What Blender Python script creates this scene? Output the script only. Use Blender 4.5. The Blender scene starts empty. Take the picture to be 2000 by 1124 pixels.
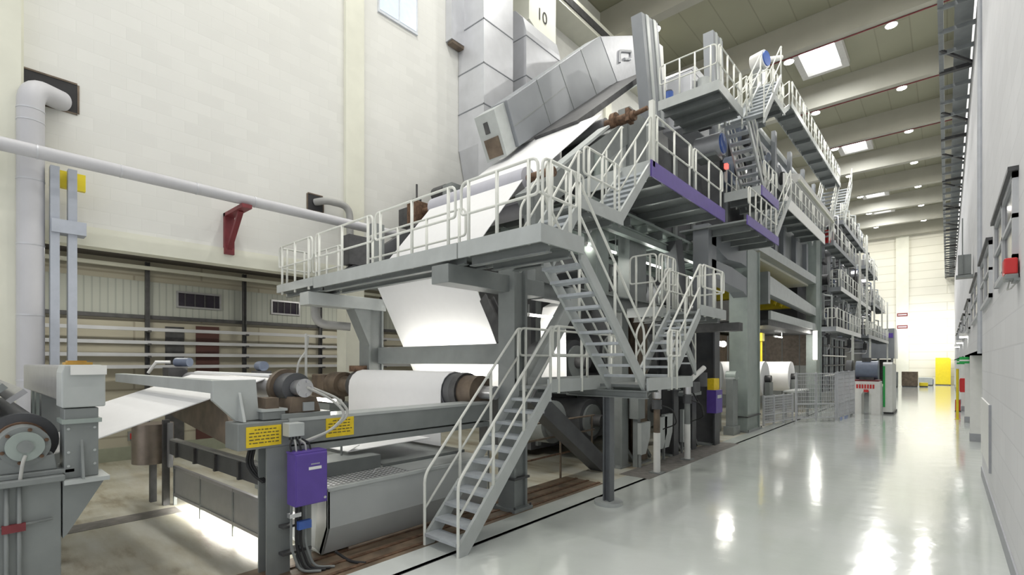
import bpy, bmesh, math, random
from mathutils import Vector, Matrix
random.seed(7)
SC = bpy.context.scene
COL = SC.collection
V = Vector

# ------------------------------------------------------------------ materials
MATS = {}
def mat(name, col, rough=.5, metal=0., noise=.06, nscale=6., bump=0., bscale=40., emit=0., emcol=None, coat=0.):
    m = bpy.data.materials.new(name); m.use_nodes = True
    nt = m.node_tree; b = nt.nodes['Principled BSDF']
    b.inputs['Roughness'].default_value = rough
    b.inputs['Metallic'].default_value = metal
    b.inputs['Base Color'].default_value = (*col, 1)
    if coat: b.inputs['Coat Weight'].default_value = coat
    tc = nt.nodes.new('ShaderNodeTexCoord')
    if noise > 0:
        n = nt.nodes.new('ShaderNodeTexNoise'); n.inputs['Scale'].default_value = nscale; n.inputs['Detail'].default_value = 5
        nt.links.new(tc.outputs['Object'], n.inputs['Vector'])
        r = nt.nodes.new('ShaderNodeValToRGB')
        r.color_ramp.elements[0].position = .3; r.color_ramp.elements[1].position = .7
        r.color_ramp.elements[0].color = (*[c*(1-noise) for c in col], 1)
        r.color_ramp.elements[1].color = (*[min(1, c*(1+noise)) for c in col], 1)
        nt.links.new(n.outputs['Fac'], r.inputs['Fac']); nt.links.new(r.outputs['Color'], b.inputs['Base Color'])
    if bump > 0:
        n2 = nt.nodes.new('ShaderNodeTexNoise'); n2.inputs['Scale'].default_value = bscale
        nt.links.new(tc.outputs['Object'], n2.inputs['Vector'])
        bp = nt.nodes.new('ShaderNodeBump'); bp.inputs['Strength'].default_value = bump
        nt.links.new(n2.outputs['Fac'], bp.inputs['Height']); nt.links.new(bp.outputs['Normal'], b.inputs['Normal'])
    if emit > 0:
        b.inputs['Emission Color'].default_value = (*(emcol or col), 1)
        b.inputs['Emission Strength'].default_value = emit
    MATS[name] = m
    return m

rail_m   = mat('rail_paint', (.76, .77, .72), .42, noise=.04)
tread_m  = mat('tread_galvanised', (.50, .53, .56), .45, .25, noise=.12)
frame_m  = mat('machine_grey_paint', (.225, .242, .24), .42, noise=.10, nscale=3)
light_m  = mat('pale_grey_paint', (.45, .475, .47), .40, noise=.07, nscale=3)
green_m  = mat('grey_green_paint', (.31, .355, .335), .42, noise=.08, nscale=3)
dark_m   = mat('dark_steel', (.075, .075, .078), .5, .2, noise=.25)
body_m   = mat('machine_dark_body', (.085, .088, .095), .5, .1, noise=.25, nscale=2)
brown_m  = mat('stained_brown_steel', (.15, .115, .085), .55, .2, noise=.35, nscale=4)
rust_m   = mat('rusty_iron', (.14, .082, .05), .7, .2, noise=.5, nscale=12)
trough_m = mat('trough_grey_paint', (.42, .44, .44), .4, noise=.05, nscale=2)
post_m   = mat('charcoal_paint', (.13, .14, .15), .45, noise=.1)
steel_m  = mat('bright_steel', (.62, .62, .64), .28, .85, noise=.08)
stain_m  = mat('stainless_sheet', (.40, .40, .42), .32, .55, noise=.08)
galv_m   = mat('galvanised_sheet', (.56, .57, .60), .38, .35, noise=.08, nscale=1.5)
hood_m   = mat('hood_grey_sheet', (.25, .265, .285), .45, .15, noise=.05, nscale=1.5)
paper_m  = mat('white_paper', (.86, .86, .87), .6, noise=.01)
rollp_m  = mat('felt_lavender', (.50, .50, .56), .5, noise=.04)
purple_m = mat('purple_paint', (.105, .060, .32), .4, noise=.07)
blue_m   = mat('blue_paint', (.05, .12, .42), .4, noise=.08)
blugr_m  = mat('blue_grey_paint', (.15, .18, .25), .4, noise=.1)
yellow_m = mat('yellow_paint', (.82, .66, .03), .45, noise=.05)
yelsign_m= mat('yellow_sign', (.80, .58, .02), .5, noise=.08, nscale=14)
ochre_m  = mat('ochre_wood', (.50, .30, .06), .6, noise=.2)
red_m    = mat('red_plastic', (.60, .03, .03), .35, noise=.05)
redox_m  = mat('red_oxide_paint', (.18, .028, .035), .55, noise=.15)
greenp_m = mat('green_plastic', (.02, .38, .08), .4, noise=.05)
white_m  = mat('white_paint', (.80, .80, .78), .45, noise=.03)
black_m  = mat('black_rubber', (.02, .02, .022), .6, noise=.2)
cable_m  = mat('grey_cable', (.45, .45, .43), .5, noise=.05)
pipe_m   = mat('pale_pipe_lagging', (.52, .52, .545), .45, noise=.04, nscale=2)
ink_m    = mat('dark_print', (.10, .08, .03), .6, noise=.1)
cream_m  = mat('cream_concrete', (.74, .74, .64), .8, noise=.04, nscale=2, bump=.03)
glassd_m = mat('dark_window_glass', (.03, .025, .04), .15, noise=.1)
lamp_m   = mat('lamp_lens', (1, .98, .9), .5, noise=0, emit=40, emcol=(1, .97, .86))
tube_m   = mat('lit_tube', (1, 1, .95), .5, noise=0, emit=18, emcol=(1, .98, .92))
sky_m    = mat('skylight_pane', (1, 1, 1), .5, noise=0, emit=6, emcol=(.95, .97, 1))
redlamp_m= mat('red_lamp', (.9, .1, .1), .4, noise=0, emit=3, emcol=(1, .15, .12))

def grating_mat():
    m = mat('open_grating', (.50, .53, .56), .5, .3, noise=.1)
    nt = m.node_tree; b = nt.nodes['Principled BSDF']
    tc = nt.nodes.new('ShaderNodeTexCoord'); w = nt.nodes.new('ShaderNodeTexBrick')
    w.inputs['Scale'].default_value = 1; w.offset = 0
    w.inputs['Brick Width'].default_value = .075; w.inputs['Row Height'].default_value = .075; w.inputs['Mortar Size'].default_value = .016
    w.inputs['Color1'].default_value = (.03, .03, .03, 1); w.inputs['Color2'].default_value = (.05, .05, .05, 1); w.inputs['Mortar'].default_value = (.62, .63, .64, 1)
    nt.links.new(tc.outputs['Object'], w.inputs['Vector']); nt.links.new(w.outputs['Color'], b.inputs['Base Color'])
    return m
grate_m = grating_mat()

def wall_mat(name, col, mortar, bw, rh, ms, axes='YZ', dirt=.05, bumpv=.15):
    m = bpy.data.materials.new(name); m.use_nodes = True; nt = m.node_tree; b = nt.nodes['Principled BSDF']
    b.inputs['Roughness'].default_value = .75
    g = nt.nodes.new('ShaderNodeNewGeometry'); s = nt.nodes.new('ShaderNodeSeparateXYZ'); c = nt.nodes.new('ShaderNodeCombineXYZ')
    nt.links.new(g.outputs['Position'], s.inputs[0])
    nt.links.new(s.outputs[axes[0]], c.inputs['X']); nt.links.new(s.outputs[axes[1]], c.inputs['Y'])
    br = nt.nodes.new('ShaderNodeTexBrick'); br.inputs['Scale'].default_value = 1
    br.inputs['Brick Width'].default_value = bw; br.inputs['Row Height'].default_value = rh; br.inputs['Mortar Size'].default_value = ms
    br.inputs['Mortar Smooth'].default_value = .3
    br.inputs['Color1'].default_value = (*col, 1); br.inputs['Color2'].default_value = (*[k*(1-dirt) for k in col], 1); br.inputs['Mortar'].default_value = (*mortar, 1)
    nt.links.new(c.outputs[0], br.inputs['Vector'])
    n = nt.nodes.new('ShaderNodeTexNoise'); n.inputs['Scale'].default_value = .6; n.inputs['Detail'].default_value = 6
    nt.links.new(g.outputs['Position'], n.inputs['Vector'])
    mx = nt.nodes.new('ShaderNodeMixRGB'); mx.blend_type = 'MULTIPLY'; mx.inputs['Fac'].default_value = .12
    nt.links.new(br.outputs['Color'], mx.inputs['Color1']); nt.links.new(n.outputs['Fac'], mx.inputs['Color2'])
    nt.links.new(mx.outputs['Color'], b.inputs['Base Color'])
    bp = nt.nodes.new('ShaderNodeBump'); bp.inputs['Strength'].default_value = bumpv; bp.inputs['Distance'].default_value = .01
    nt.links.new(br.outputs['Fac'], bp.inputs['Height']); bp.invert = True
    nt.links.new(bp.outputs['Normal'], b.inputs['Normal'])
    return m
wallL_m = wall_mat('white_blockwork_left', (.80, .80, .765), (.765, .765, .73), .5, .25, .01)
wallR_m = wall_mat('white_blockwork_right', (.74, .74, .76), (.66, .66, .68), .8, .4, .012)
wallE_m = wall_mat('cream_panels_end', (.80, .78, .68), (.60, .58, .48), 9., .95, .04, 'XZ')
wallS_m = wall_mat('beige_sheeting_lower', (.50, .47, .38), (.36, .33, .26), 3.2, .62, .03, 'YZ', .1)
corr_m  = wall_mat('corrugated_grey_sheet', (.46, .48, .44), (.36, .38, .35), .16, 6., .02, 'YZ', .04, .4)
roof_m  = wall_mat('roof_panels', (.31, .305, .225), (.235, .23, .17), 20., 1.35, .03, 'YX', .05)

def floor_epoxy():
    m = bpy.data.materials.new('epoxy_floor'); m.use_nodes = True; nt = m.node_tree; b = nt.nodes['Principled BSDF']
    g = nt.nodes.new('ShaderNodeNewGeometry'); n = nt.nodes.new('ShaderNodeTexNoise'); n.inputs['Scale'].default_value = .45; n.inputs['Detail'].default_value = 4
    nt.links.new(g.outputs['Position'], n.inputs['Vector'])
    r = nt.nodes.new('ShaderNodeValToRGB'); r.color_ramp.elements[0].position = .35; r.color_ramp.elements[1].position = .65
    r.color_ramp.elements[0].color = (.60, .64, .60, 1); r.color_ramp.elements[1].color = (.67, .70, .68, 1)
    nt.links.new(n.outputs['Fac'], r.inputs['Fac']); nt.links.new(r.outputs['Color'], b.inputs['Base Color'])
    b.inputs['Roughness'].default_value = .14; b.inputs['Coat Weight'].default_value = .5; b.inputs['Coat Roughness'].default_value = .08
    n2 = nt.nodes.new('ShaderNodeTexNoise'); n2.inputs['Scale'].default_value = 2.6; n2.inputs['Detail'].default_value = 4
    nt.links.new(g.outputs['Position'], n2.inputs['Vector'])
    bp = nt.nodes.new('ShaderNodeBump'); bp.inputs['Strength'].default_value = .22; bp.inputs['Distance'].default_value = .02
    nt.links.new(n2.outputs['Fac'], bp.inputs['Height']); nt.links.new(bp.outputs['Normal'], b.inputs['Normal']); nt.links.new(bp.outputs['Normal'], b.inputs['Coat Normal'])
    return m
floor_m = floor_epoxy()
def floor_conc():
    m = bpy.data.materials.new('stained_concrete'); m.use_nodes = True; nt = m.node_tree; b = nt.nodes['Principled BSDF']
    g = nt.nodes.new('ShaderNodeNewGeometry'); mp = nt.nodes.new('ShaderNodeMapping'); mp.inputs['Scale'].default_value = (.35, 1.3, 1)
    nt.links.new(g.outputs['Position'], mp.inputs['Vector'])
    n = nt.nodes.new('ShaderNodeTexNoise'); n.inputs['Scale'].default_value = 1.3; n.inputs['Detail'].default_value = 7; n.inputs['Roughness'].default_value = .65
    nt.links.new(mp.outputs[0], n.inputs['Vector'])
    r = nt.nodes.new('ShaderNodeValToRGB'); e = r.color_ramp.elements
    e[0].position = .34; e[0].color = (.25, .20, .13, 1); e[1].position = .64; e[1].color = (.54, .54, .49, 1)
    x = e.new(.46); x.color = (.43, .41, .33, 1)
    nt.links.new(n.outputs['Fac'], r.inputs['Fac']); nt.links.new(r.outputs['Color'], b.inputs['Base Color'])
    b.inputs['Roughness'].default_value = .35
    return m
conc_m = floor_conc()

# ------------------------------------------------------------------ mesh builder
class MB:
    def __init__(s): s.v = []; s.f = []
    def add(s, vs, fs):
        o = len(s.v); s.v += [V(p) for p in vs]; s.f += [[o+i for i in f] for f in fs]; return s
    def box(s, x0, x1, y0, y1, z0, z1):
        if x0 > x1: x0, x1 = x1, x0
        if y0 > y1: y0, y1 = y1, y0
        if z0 > z1: z0, z1 = z1, z0
        return s.add([(x0,y0,z0),(x1,y0,z0),(x1,y1,z0),(x0,y1,z0),(x0,y0,z1),(x1,y0,z1),(x1,y1,z1),(x0,y1,z1)],
                     [(0,3,2,1),(4,5,6,7),(0,1,5,4),(1,2,6,5),(2,3,7,6),(3,0,4,7)])
    def prism(s, axis, a0, a1, poly):
        def mk(a, p):
            return {'x': (a, p[0], p[1]), 'y': (p[0], a, p[1]), 'z': (p[0], p[1], a)}[axis]
        n = len(poly); vs = [mk(a0, p) for p in poly]+[mk(a1, p) for p in poly]
        fs = [list(range(n))[::-1], list(range(n, 2*n))]+[(i, (i+1) % n, n+(i+1) % n, n+i) for i in range(n)]
        return s.add(vs, fs)
    def frame(s, p0, p1, up=(0,0,1)):
        d = (V(p1)-V(p0)).normalized(); u = V(up)
        if abs(d.dot(u)) > .98: u = V((0,1,0))
        sd = d.cross(u).normalized(); u = sd.cross(d).normalized()
        return d, sd, u
    def beam(s, p0, p1, w, h, up=(0,0,1)):
        d, sd, u = s.frame(p0, p1, up); p0 = V(p0); p1 = V(p1)
        vs = [p+sd*a*w/2+u*b*h/2 for p in (p0, p1) for a, b in ((-1,-1),(1,-1),(1,1),(-1,1))]
        return s.add(vs, [(0,1,2,3),(7,6,5,4),(0,4,5,1),(1,5,6,2),(2,6,7,3),(3,7,4,0)])
    def hbeam(s, p0, p1, w, h, t=.03, up=(0,0,1)):
        d, sd, u = s.frame(p0, p1, up); p0 = V(p0); p1 = V(p1)
        for k in (-1, 1): s.beam(p0+u*k*(h/2-t/2), p1+u*k*(h/2-t/2), w, t, u)
        return s.beam(p0, p1, t, h-2*t, u)
    def cyl(s, p0, p1, r, r2=None, n=20, cap=True):
        r2 = r if r2 is None else r2
        d, sd, u = s.frame(p0, p1); p0 = V(p0); p1 = V(p1); vs = []
        for p, q in ((p0, r), (p1, r2)):
            vs += [p+sd*math.cos(2*math.pi*i/n)*q+u*math.sin(2*math.pi*i/n)*q for i in range(n)]
        fs = [(i, (i+1) % n, n+(i+1) % n, n+i) for i in range(n)]
        if cap: fs += [list(range(n))[::-1], list(range(n, 2*n))]
        return s.add(vs, fs)
    def tube(s, pts, r, n=8, closed=False):
        pts = [V(p) for p in pts]; N = len(pts); rings = []
        d0 = (pts[1]-pts[0]).normalized(); u = V((0,0,1)) if abs(d0.z) < .9 else V((1,0,0))
        u = (u-d0*u.dot(d0)).normalized()
        for i, p in enumerate(pts):
            if closed: a = (pts[i]-pts[i-1]).normalized(); b = (pts[(i+1) % N]-pts[i]).normalized()
            else:
                a = (pts[i]-pts[i-1]).normalized() if i else (pts[1]-pts[0]).normalized()
                b = (pts[i+1]-pts[i]).normalized() if i < N-1 else a
            t = (a+b)
            t = t.normalized() if t.length > 1e-6 else a
            u = (u-t*u.dot(t)); u = u.normalized() if u.length > 1e-6 else t.orthogonal().normalized()
            sd = t.cross(u); k = 1/max(.5, abs(t.dot(a)))
            rings.append([p+(u*math.cos(2*math.pi*j/n)+sd*math.sin(2*math.pi*j/n))*r*(1 if k < 1.01 else min(k, 1.35)) for j in range(n)])
        vs = [q for ring in rings for q in ring]; fs = []
        for i in range(N if closed else N-1):
            i2 = (i+1) % N
            fs += [(i*n+j, i*n+(j+1) % n, i2*n+(j+1) % n, i2*n+j) for j in range(n)]
        if not closed: fs += [list(range(n))[::-1], list(range((N-1)*n, N*n))]
        return s.add(vs, fs)
    def sheet(s, path, x0, x1, th=.012):
        n = len(path); off = []
        for i in range(n):
            a = V((0, *path[max(0, i-1)])); b = V((0, *path[min(n-1, i+1)])); d = (b-a).normalized()
            off.append(V((0, -d.z, d.y))*th/2)
        vs = []
        for i, (y, z) in enumerate(path):
            for x, k in ((x0, 1), (x1, 1), (x1, -1), (x0, -1)): vs.append(V((x, y, z))+off[i]*k)
        fs = [(0,1,2,3), tuple((n-1)*4+k for k in (3,2,1,0))]
        for i in range(n-1):
            fs += [(i*4+k, i*4+(k+1) % 4, (i+1)*4+(k+1) % 4, (i+1)*4+k) for k in range(4)]
        return s.add(vs, fs)
    def build(s, name, m, parent=None, smooth=False, bevel=0, label=None):
        lo = V([min(p[i] for p in s.v) for i in range(3)]); hi = V([max(p[i] for p in s.v) for i in range(3)])
        c = V(((lo.x+hi.x)/2, (lo.y+hi.y)/2, lo.z if parent is None else (lo.z+hi.z)/2))
        me = bpy.data.meshes.new(name); me.from_pydata([p-c for p in s.v], [], s.f); me.update()
        bm = bmesh.new(); bm.from_mesh(me); bmesh.ops.recalc_face_normals(bm, faces=bm.faces); bm.to_mesh(me); bm.free()
        if smooth:
            me.polygons.foreach_set('use_smooth', [len(p.vertices) == 4 for p in me.polygons])
            bm = bmesh.new(); bm.from_mesh(me)
            for e in bm.edges:
                if len(e.link_faces) == 2 and e.calc_face_angle(0) > .6: e.smooth = False
            bm.to_mesh(me); bm.free()
        me.materials.append(m)
        o = bpy.data.objects.new(name, me); COL.objects.link(o)
        if parent is not None:
            o.parent = parent; o.location = c-wloc(parent)
        else: o.location = c
        if bevel:
            md = o.modifiers.new('bevel', 'BEVEL'); md.width = bevel; md.segments = 2; md.limit_method = 'ANGLE'
        if label: o['label'] = label
        return o
def wloc(o):
    p = V((0,0,0))
    while o is not None: p = p+o.location; o = o.parent
    return p
LABELS = {}
def tag(o, label, cat, group=None):
    o['label'] = label; o['category'] = cat
    if group: o['group'] = group
    return o
def thing(name, label, cat, loc, group=None):
    o = bpy.data.objects.new(name, None); o.empty_display_size = .2; COL.objects.link(o); o.location = loc
    return tag(o, label, cat, group)
def struct(o): o['kind'] = 'structure'; return o
def dup(root, delta, label, group=None):
    r = root.copy(); COL.objects.link(r); r.location = root.location+V(delta)
    for ch in list(root.children):
        c = ch.copy(); COL.objects.link(c); c.parent = r
        for g in ch.children:
            d = g.copy(); COL.objects.link(d); d.parent = c
    r['label'] = label
    if group: r['group'] = group
    return r
def B(*a): return MB().box(*a)
def round_poly(pts, rad, n=4):
    """round the inner corners of a 3D polyline"""
    pts = [V(p) for p in pts]; out = [pts[0]]
    for i in range(1, len(pts)-1):
        a, b, c = pts[i-1], pts[i], pts[i+1]
        r = min(rad, (a-b).length*.45, (c-b).length*.45)
        p, q = b+(a-b).normalized()*r, b+(c-b).normalized()*r
        for k in range(n+1):
            t = k/n; out.append(p*(1-t)**2+b*2*t*(1-t)+q*t*t)
    return out+[pts[-1]]

# ------------------------------------------------------------------ rails, stairs, platforms
def guard_rail(parent, pts, h=1.0, sp=1.1, r=.021, m=None, drop=.12, gap=.0):
    """panelled guard rail along each straight run of pts (deck level): loop of top and middle rail, posts as sub-parts"""
    m = m or rail_m; pts = [V(p) for p in pts]
    for a, b in zip(pts[:-1], pts[1:]):
        L = (b-a).length; d = (b-a)/L; up = V((0,0,1))
        npan = max(1, round(L/(2.6)))
        for k in range(npan):
            p0 = a+d*(L*k/npan+.04); p1 = a+d*(L*(k+1)/npan-.04); l = (p1-p0).length
            loop = [p0+up*h*.52+d*.15, p0+up*h*.52, p0+up*h, p1+up*h, p1+up*h*.52, p1+up*h*.52-d*.15]
            rp = round_poly(loop, .13, 4)
            mb = MB().tube(rp, r, 8, closed=True)
            g = mb.build('guard_rail', m, parent, smooth=True)
            n = max(2, round(l/sp)+1)
            for i in range(n):
                q = p0+d*(.16+(l-.32)*i/(n-1)) if l > .5 else p0+d*l*(.15+.7*i/(n-1))
                MB().cyl(q-up*drop, q+up*h, r*1.25, n=8).build('post', m, g, smooth=True)

def platform(name, label, x0, x1, y0, y1, z, rails=(), toes='', jd='x', nj=3, fascia=None, fh=.16, deck_m=None, group=None, toe_m=None, h=1.0, sp=1.1, jh=.14, cat='walkway', bend=True):
    t = thing(name, label, cat, ((x0+x1)/2, (y0+y1)/2, z), group)
    B(x0, x1, y0, y1, z-.05, z).build('deck', deck_m or frame_m, t)
    for i in range(nj):
        k = (i+.5)/nj
        if jd == 'x':
            y = y0+(y1-y0)*k; MB().hbeam((x0+.03, y, z-.05-jh/2), (x1-.03, y, z-.05-jh/2), .1, jh, .015).build('joist', frame_m, t)
        else:
            x = x0+(x1-x0)*k; MB().hbeam((x, y0+.03, z-.05-jh/2), (x, y1-.03, z-.05-jh/2), .1, jh, .015).build('joist', frame_m, t)
    tm = toe_m or light_m
    for c in toes:
        mm = fascia if (fascia and c == 'E') else tm
        zz0, zz1 = z-fh, z+.12
        if c == 'S': B(x0, x1, y0-.03, y0, zz0, zz1).build('toe_board', tm, t)
        if c == 'N': B(x0, x1, y1, y1+.03, zz0, zz1).build('toe_board', tm, t)
        if c == 'W': B(x0-.03, x0, y0-.03, y1+.03, zz0, zz1).build('toe_board', tm, t)
        if c == 'E': B(x1, x1+.03, y0-.03, y1+.03, zz0, zz1).build('fascia' if mm is not tm else 'toe_board', mm, t)
    for rl in rails: guard_rail(t, [(*p, z) for p in rl], h, sp)
    return t

def stairs(label, x0, x1, ya, za, yb, zb, n, h=.95, rails='LR', group=None, nposts=3, depth=.2, name='staircase', first_post=True, ext=.0, tm=None):
    t = thing(name, label, 'stairs', ((x0+x1)/2, ya, za), group)
    dy, dz = yb-ya, zb-za; L = math.hypot(dy, dz); ny, nz = -dz/L*depth/2, abs(dy)/L*depth/2
    sg = 1 if dy > 0 else -1; vz = depth*L/abs(dy)/2
    for x in (x0, x1):
        MB().prism('x', x-.025, x+.025, [(ya-sg*.0, za-.02), (ya+sg*vz*abs(dy)/dz, za-.02) if za < .3 else (ya, za-vz), (yb, zb-vz), (yb, zb+vz*.6), (ya, za+vz)]).build('stringer', light_m, t)
    for i in range(n):
        k = (i+.6)/n; y = ya+dy*k; z = za+dz*(i+1)/(n+1)
        B(x0+.025, x1-.025, y-.13, y+.13, z-.045, z).build('tread', tm or tread_m, t)
    for c in rails:
        x = x0 if c == 'L' else x1
        p = lambda k, e: V((x, ya+dy*k, za+dz*k+e))
        top = [p(0, 0), p(0, h), p(1, h), p(1, h)+V((0, sg*(.08+ext), 0))]
        g = MB().tube(round_poly(top, .12), .021, 8).build('handrail', rail_m, t, smooth=True)
        MB().tube([p(0.0, h*.52), p(1, h*.52)], .018, 8).build('middle_rail', rail_m, g, smooth=True)
        for i in range(1, nposts):
            k = i/(nposts-1)
            MB().cyl(p(k, -.05), p(k, h), .024, n=8).build('post', rail_m, g, smooth=True)
    return t

# ------------------------------------------------------------------ THE HALL
XL, XR, XLL = -12.2, .6, -16.4
ZB, ZR, YE = 17.6, 19.0, 75.0
BAY = 6.7; YC = [.3+BAY*k for k in range(0, 12)]
fl = struct(B(-5.0, 2.0, -4, YE, -.3, 0).build('floor', floor_m))
struct(B(-5.5, -5.08, -4, YE, -.3, .002).build('floor', floor_m))
fl2 = struct(B(-17, -5.08, -4, YE, -.3, 0).build('floor', conc_m))
struct(B(-5.08, -5.0, -4, YE, -.3, -.03).build('floor', dark_m))
# upper left wall with the hall columns, lower recess behind
w = struct(B(XL-.3, XL, .6, YE, 5.15, ZR).build('wall_left', wallL_m))
struct(B(XL-.32, XL+.03, .6, YE, 4.8, 5.17).build('trim_1', cream_m))
struct(B(XLL-.2, XLL, -4, YE, 0, 5.6).build('wall_left', wallS_m))
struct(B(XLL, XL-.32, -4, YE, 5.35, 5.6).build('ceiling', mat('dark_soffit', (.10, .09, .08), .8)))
struct(B(XLL, XLL+.06, -4, YE, 0, .35).build('baseboard_left', mat('dado_green_grey', (.30, .32, .25), .7)))
for i, y in enumerate(YC[:5]):
    struct(B(XL-.35, XL+.12, y-.05, y+.5, 0, ZR).build('trim_2', cream_m))
struct(B(XL-.4, XL+.4, -4.0, .75, 0, ZR).build('wall_left', cream_m))
# left wall opening upper window
wf = struct(B(XL, XL+.05, 8.0, 9.4, 12.62, 15.6).build('window_1', mat('window_frame_pale', (.62, .65, .70), .4)))
for k, (a, b) in enumerate(((8.05, 8.68), (8.74, 9.33))):
    B(XL+.05, XL+.06, a, b, 12.7, 15.55).build('pane', mat('pane_blue_white_%d' % k, (.62, .70, .80), .2, emit=.5, emcol=(.75, .85, 1)), wf)
# end wall
struct(B(-17, 4, YE, YE+.3, 0, ZR).build('wall_back', wallE_m))
struct(B(-4.6, -3.4, YE-.3, YE, 0, ZR).build('trim_3', cream_m))
# ceiling and beams
struct(B(XL-.5, 2.5, -4, YE+.3, ZR, ZR+.3).build('ceiling', roof_m))
beam_m = mat('roof_beam_concrete', (.38, .37, .315), .8, noise=.05, nscale=1)
for i in range(-1, 8):
    y = 27.3+6.75*i
    o = struct(B(XL, XR+1.2, y-.5, y, ZB, ZR).build('trim_4', beam_m))
y = 27.3
for i in (-3, -2):
    struct(B(XL, XR+1.2, y+6.75*i-.5, y+6.75*i, ZB+.3, ZR).build('trim_4', beam_m))
# left crane runway under the roof, with a numbered concrete corbel
struct(B(XL, XL+1.0, 9.5, 60, 16.55, 17.25).build('trim_5', cream_m))
struct(B(XL+1.0, XL+1.06, 9.5, 60, 16.7, 17.0).build('trim_6', dark_m))
cb = struct(MB().prism('x', XL, XL+1.0, [(13.6, 14.9), (14.9, 14.3), (15.2, 14.5), (15.2, 16.55), (13.6, 16.55)]).build('trim_7', cream_m))

def text(name, s, size, loc, rot, m, parent=None, ext=.004, sx=1, label=None):
    c = bpy.data.curves.new(name, 'FONT'); c.body = s; c.size = size; c.extrude = ext; c.align_x = 'CENTER'; c.align_y = 'CENTER'
    tmp = bpy.data.objects.new(name, c); COL.objects.link(tmp)
    dg = bpy.context.evaluated_depsgraph_get(); me = bpy.data.meshes.new_from_object(tmp.evaluated_get(dg))
    COL.objects.unlink(tmp); bpy.data.objects.remove(tmp)
    me.transform(Matrix.Diagonal((sx, 1, 1, 1))); me.transform(rot.to_4x4())
    me.materials.clear(); me.materials.append(m)
    o = bpy.data.objects.new(name, me); COL.objects.link(o)
    if parent is not None: o.parent = parent; o.location = V(loc)-wloc(parent)
    else: o.location = loc
    return o
def facing(nx, ny):   # upright lettering whose face looks along (nx, ny)
    return Matrix(((-ny, 0, nx), (nx, 0, ny), (0, 1, 0)))
text('numeral', '10', .62, (XL+1.012, 14.35, 15.35), facing(1, 0), dark_m, cb)

# skylights let into the roof
for i, (xa, xb, ya, yb) in enumerate(((-5.85, -4.25, 29.2, 31.8), (-5.9, -4.45, 43.2, 45.5), (-5.9, -4.45, 56.8, 59.2), (-5.9, -4.45, 63.5, 66))):
    s = struct(MB().box(xa-.3, xb+.3, ya-.25, ya, ZR-.35, ZR).box(xa-.3, xb+.3, yb, yb+.25, ZR-.35, ZR).box(xa-.3, xa, ya, yb, ZR-.35, ZR).box(xb, xb+.3, ya, yb, ZR-.35, ZR).build('window_%d' % (i+2), mat('skylight_curb_%d' % i, (.55, .54, .52), .6)))
    B(xa, xb, ya, yb, ZR-.06, ZR-.02).build('pane', sky_m, s)
# high bay lamps
def lamp(x, y, label, z=18.3):
    t = thing('high_bay_lamp', label, 'lamp', (x, y, z), 'high bay lamps under the hall roof')
    MB().cyl((x, y, z), (x, y, z+.28), .26, .12, 16).build('reflector', stain_m, t, smooth=True)
    MB().cyl((x, y, z+.28), (x, y, ZR), .03, n=8).build('hanger', steel_m, t)
    MB().cyl((x, y, z-.03), (x, y, z), .22, n=16).build('lens', lamp_m, t)
    l = bpy.data.lights.new('hall_lamp', 'AREA'); l.shape = 'DISK'; l.size = .5; l.energy = LAMP; l.color = (1, .98, .93)
    lo = bpy.data.objects.new('hall_lamp', l); COL.objects.link(lo); lo.location = (x, y, z-.06)
LAMP = 430
words = ['nearest of', 'second of', 'third of', 'fourth of', 'fifth of', 'sixth of', 'seventh of', 'eighth of', 'ninth of', 'tenth of', 'farthest of']
for r, (x, nm) in enumerate(((-1.95, 'the roof lamps along the aisle'), (-6.2, 'the roof lamps over the machine'), (-10.3, 'the roof lamps beside the left wall'))):
    ys = [.8+7.02*k for k in range(11)]
    for k, yy in enumerate(ys):
        lamp(x, yy, 'round glowing high bay lamp, %s %s' % (words[k], nm))
# red conduit along roof beams
for i in range(0, 3):
    y = 27.3+6.75*i
    tag(MB().tube([(-7, y-.1, ZB-.03), (.4, y-.1, ZB-.03)], .03, 6).build('conduit', redox_m), 'thin reddish conduit under the %s roof beam over the aisle' % ['nearest lamp-lit', 'second', 'third'][i], 'conduit')

# right wall: near wall, passage openings with piers, upper wall
struct(B(XR, XR+.3, -4, 15.6, 0, 12.3).build('wall_right', wallR_m))
struct(B(XR, XR+.3, 15.6, YE, 2.82, 12.3).build('wall_right', wallR_m))
struct(B(XR-.0, XR+.4, -4, YE, 12.3, ZR).build('wall_right', white_m))
struct(B(1.5, 1.7, 15.3, YE, 0, 3).build('wall_right', white_m))
struct(B(XR, 1.7, 15.6, YE, 2.82, 2.9).build('ceiling', white_m))
struct(B(XR-.02, XR, -4, 15.6, 0, .22).build('baseboard_right', blugr_m if False else mat('baseboard_grey', (.36, .37, .40), .5)))
for k in range(8):
    y = 22.1+BAY*k
    p = struct(B(XR-.03, XR+.36, y, y+.45, 0, 2.82).build('trim_8', white_m))
    B(XR-.045, XR+.37, y-.015, y+.46, 0, .26).build('plinth', MATS['baseboard_grey'], p)
struct(MB().cyl((XR-.03, 15.66, 2.8), (XR-.03, 15.66, 12), .05, n=8).build('trim_9', mat('downpipe_grey', (.50, .52, .56), .4)))
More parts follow.
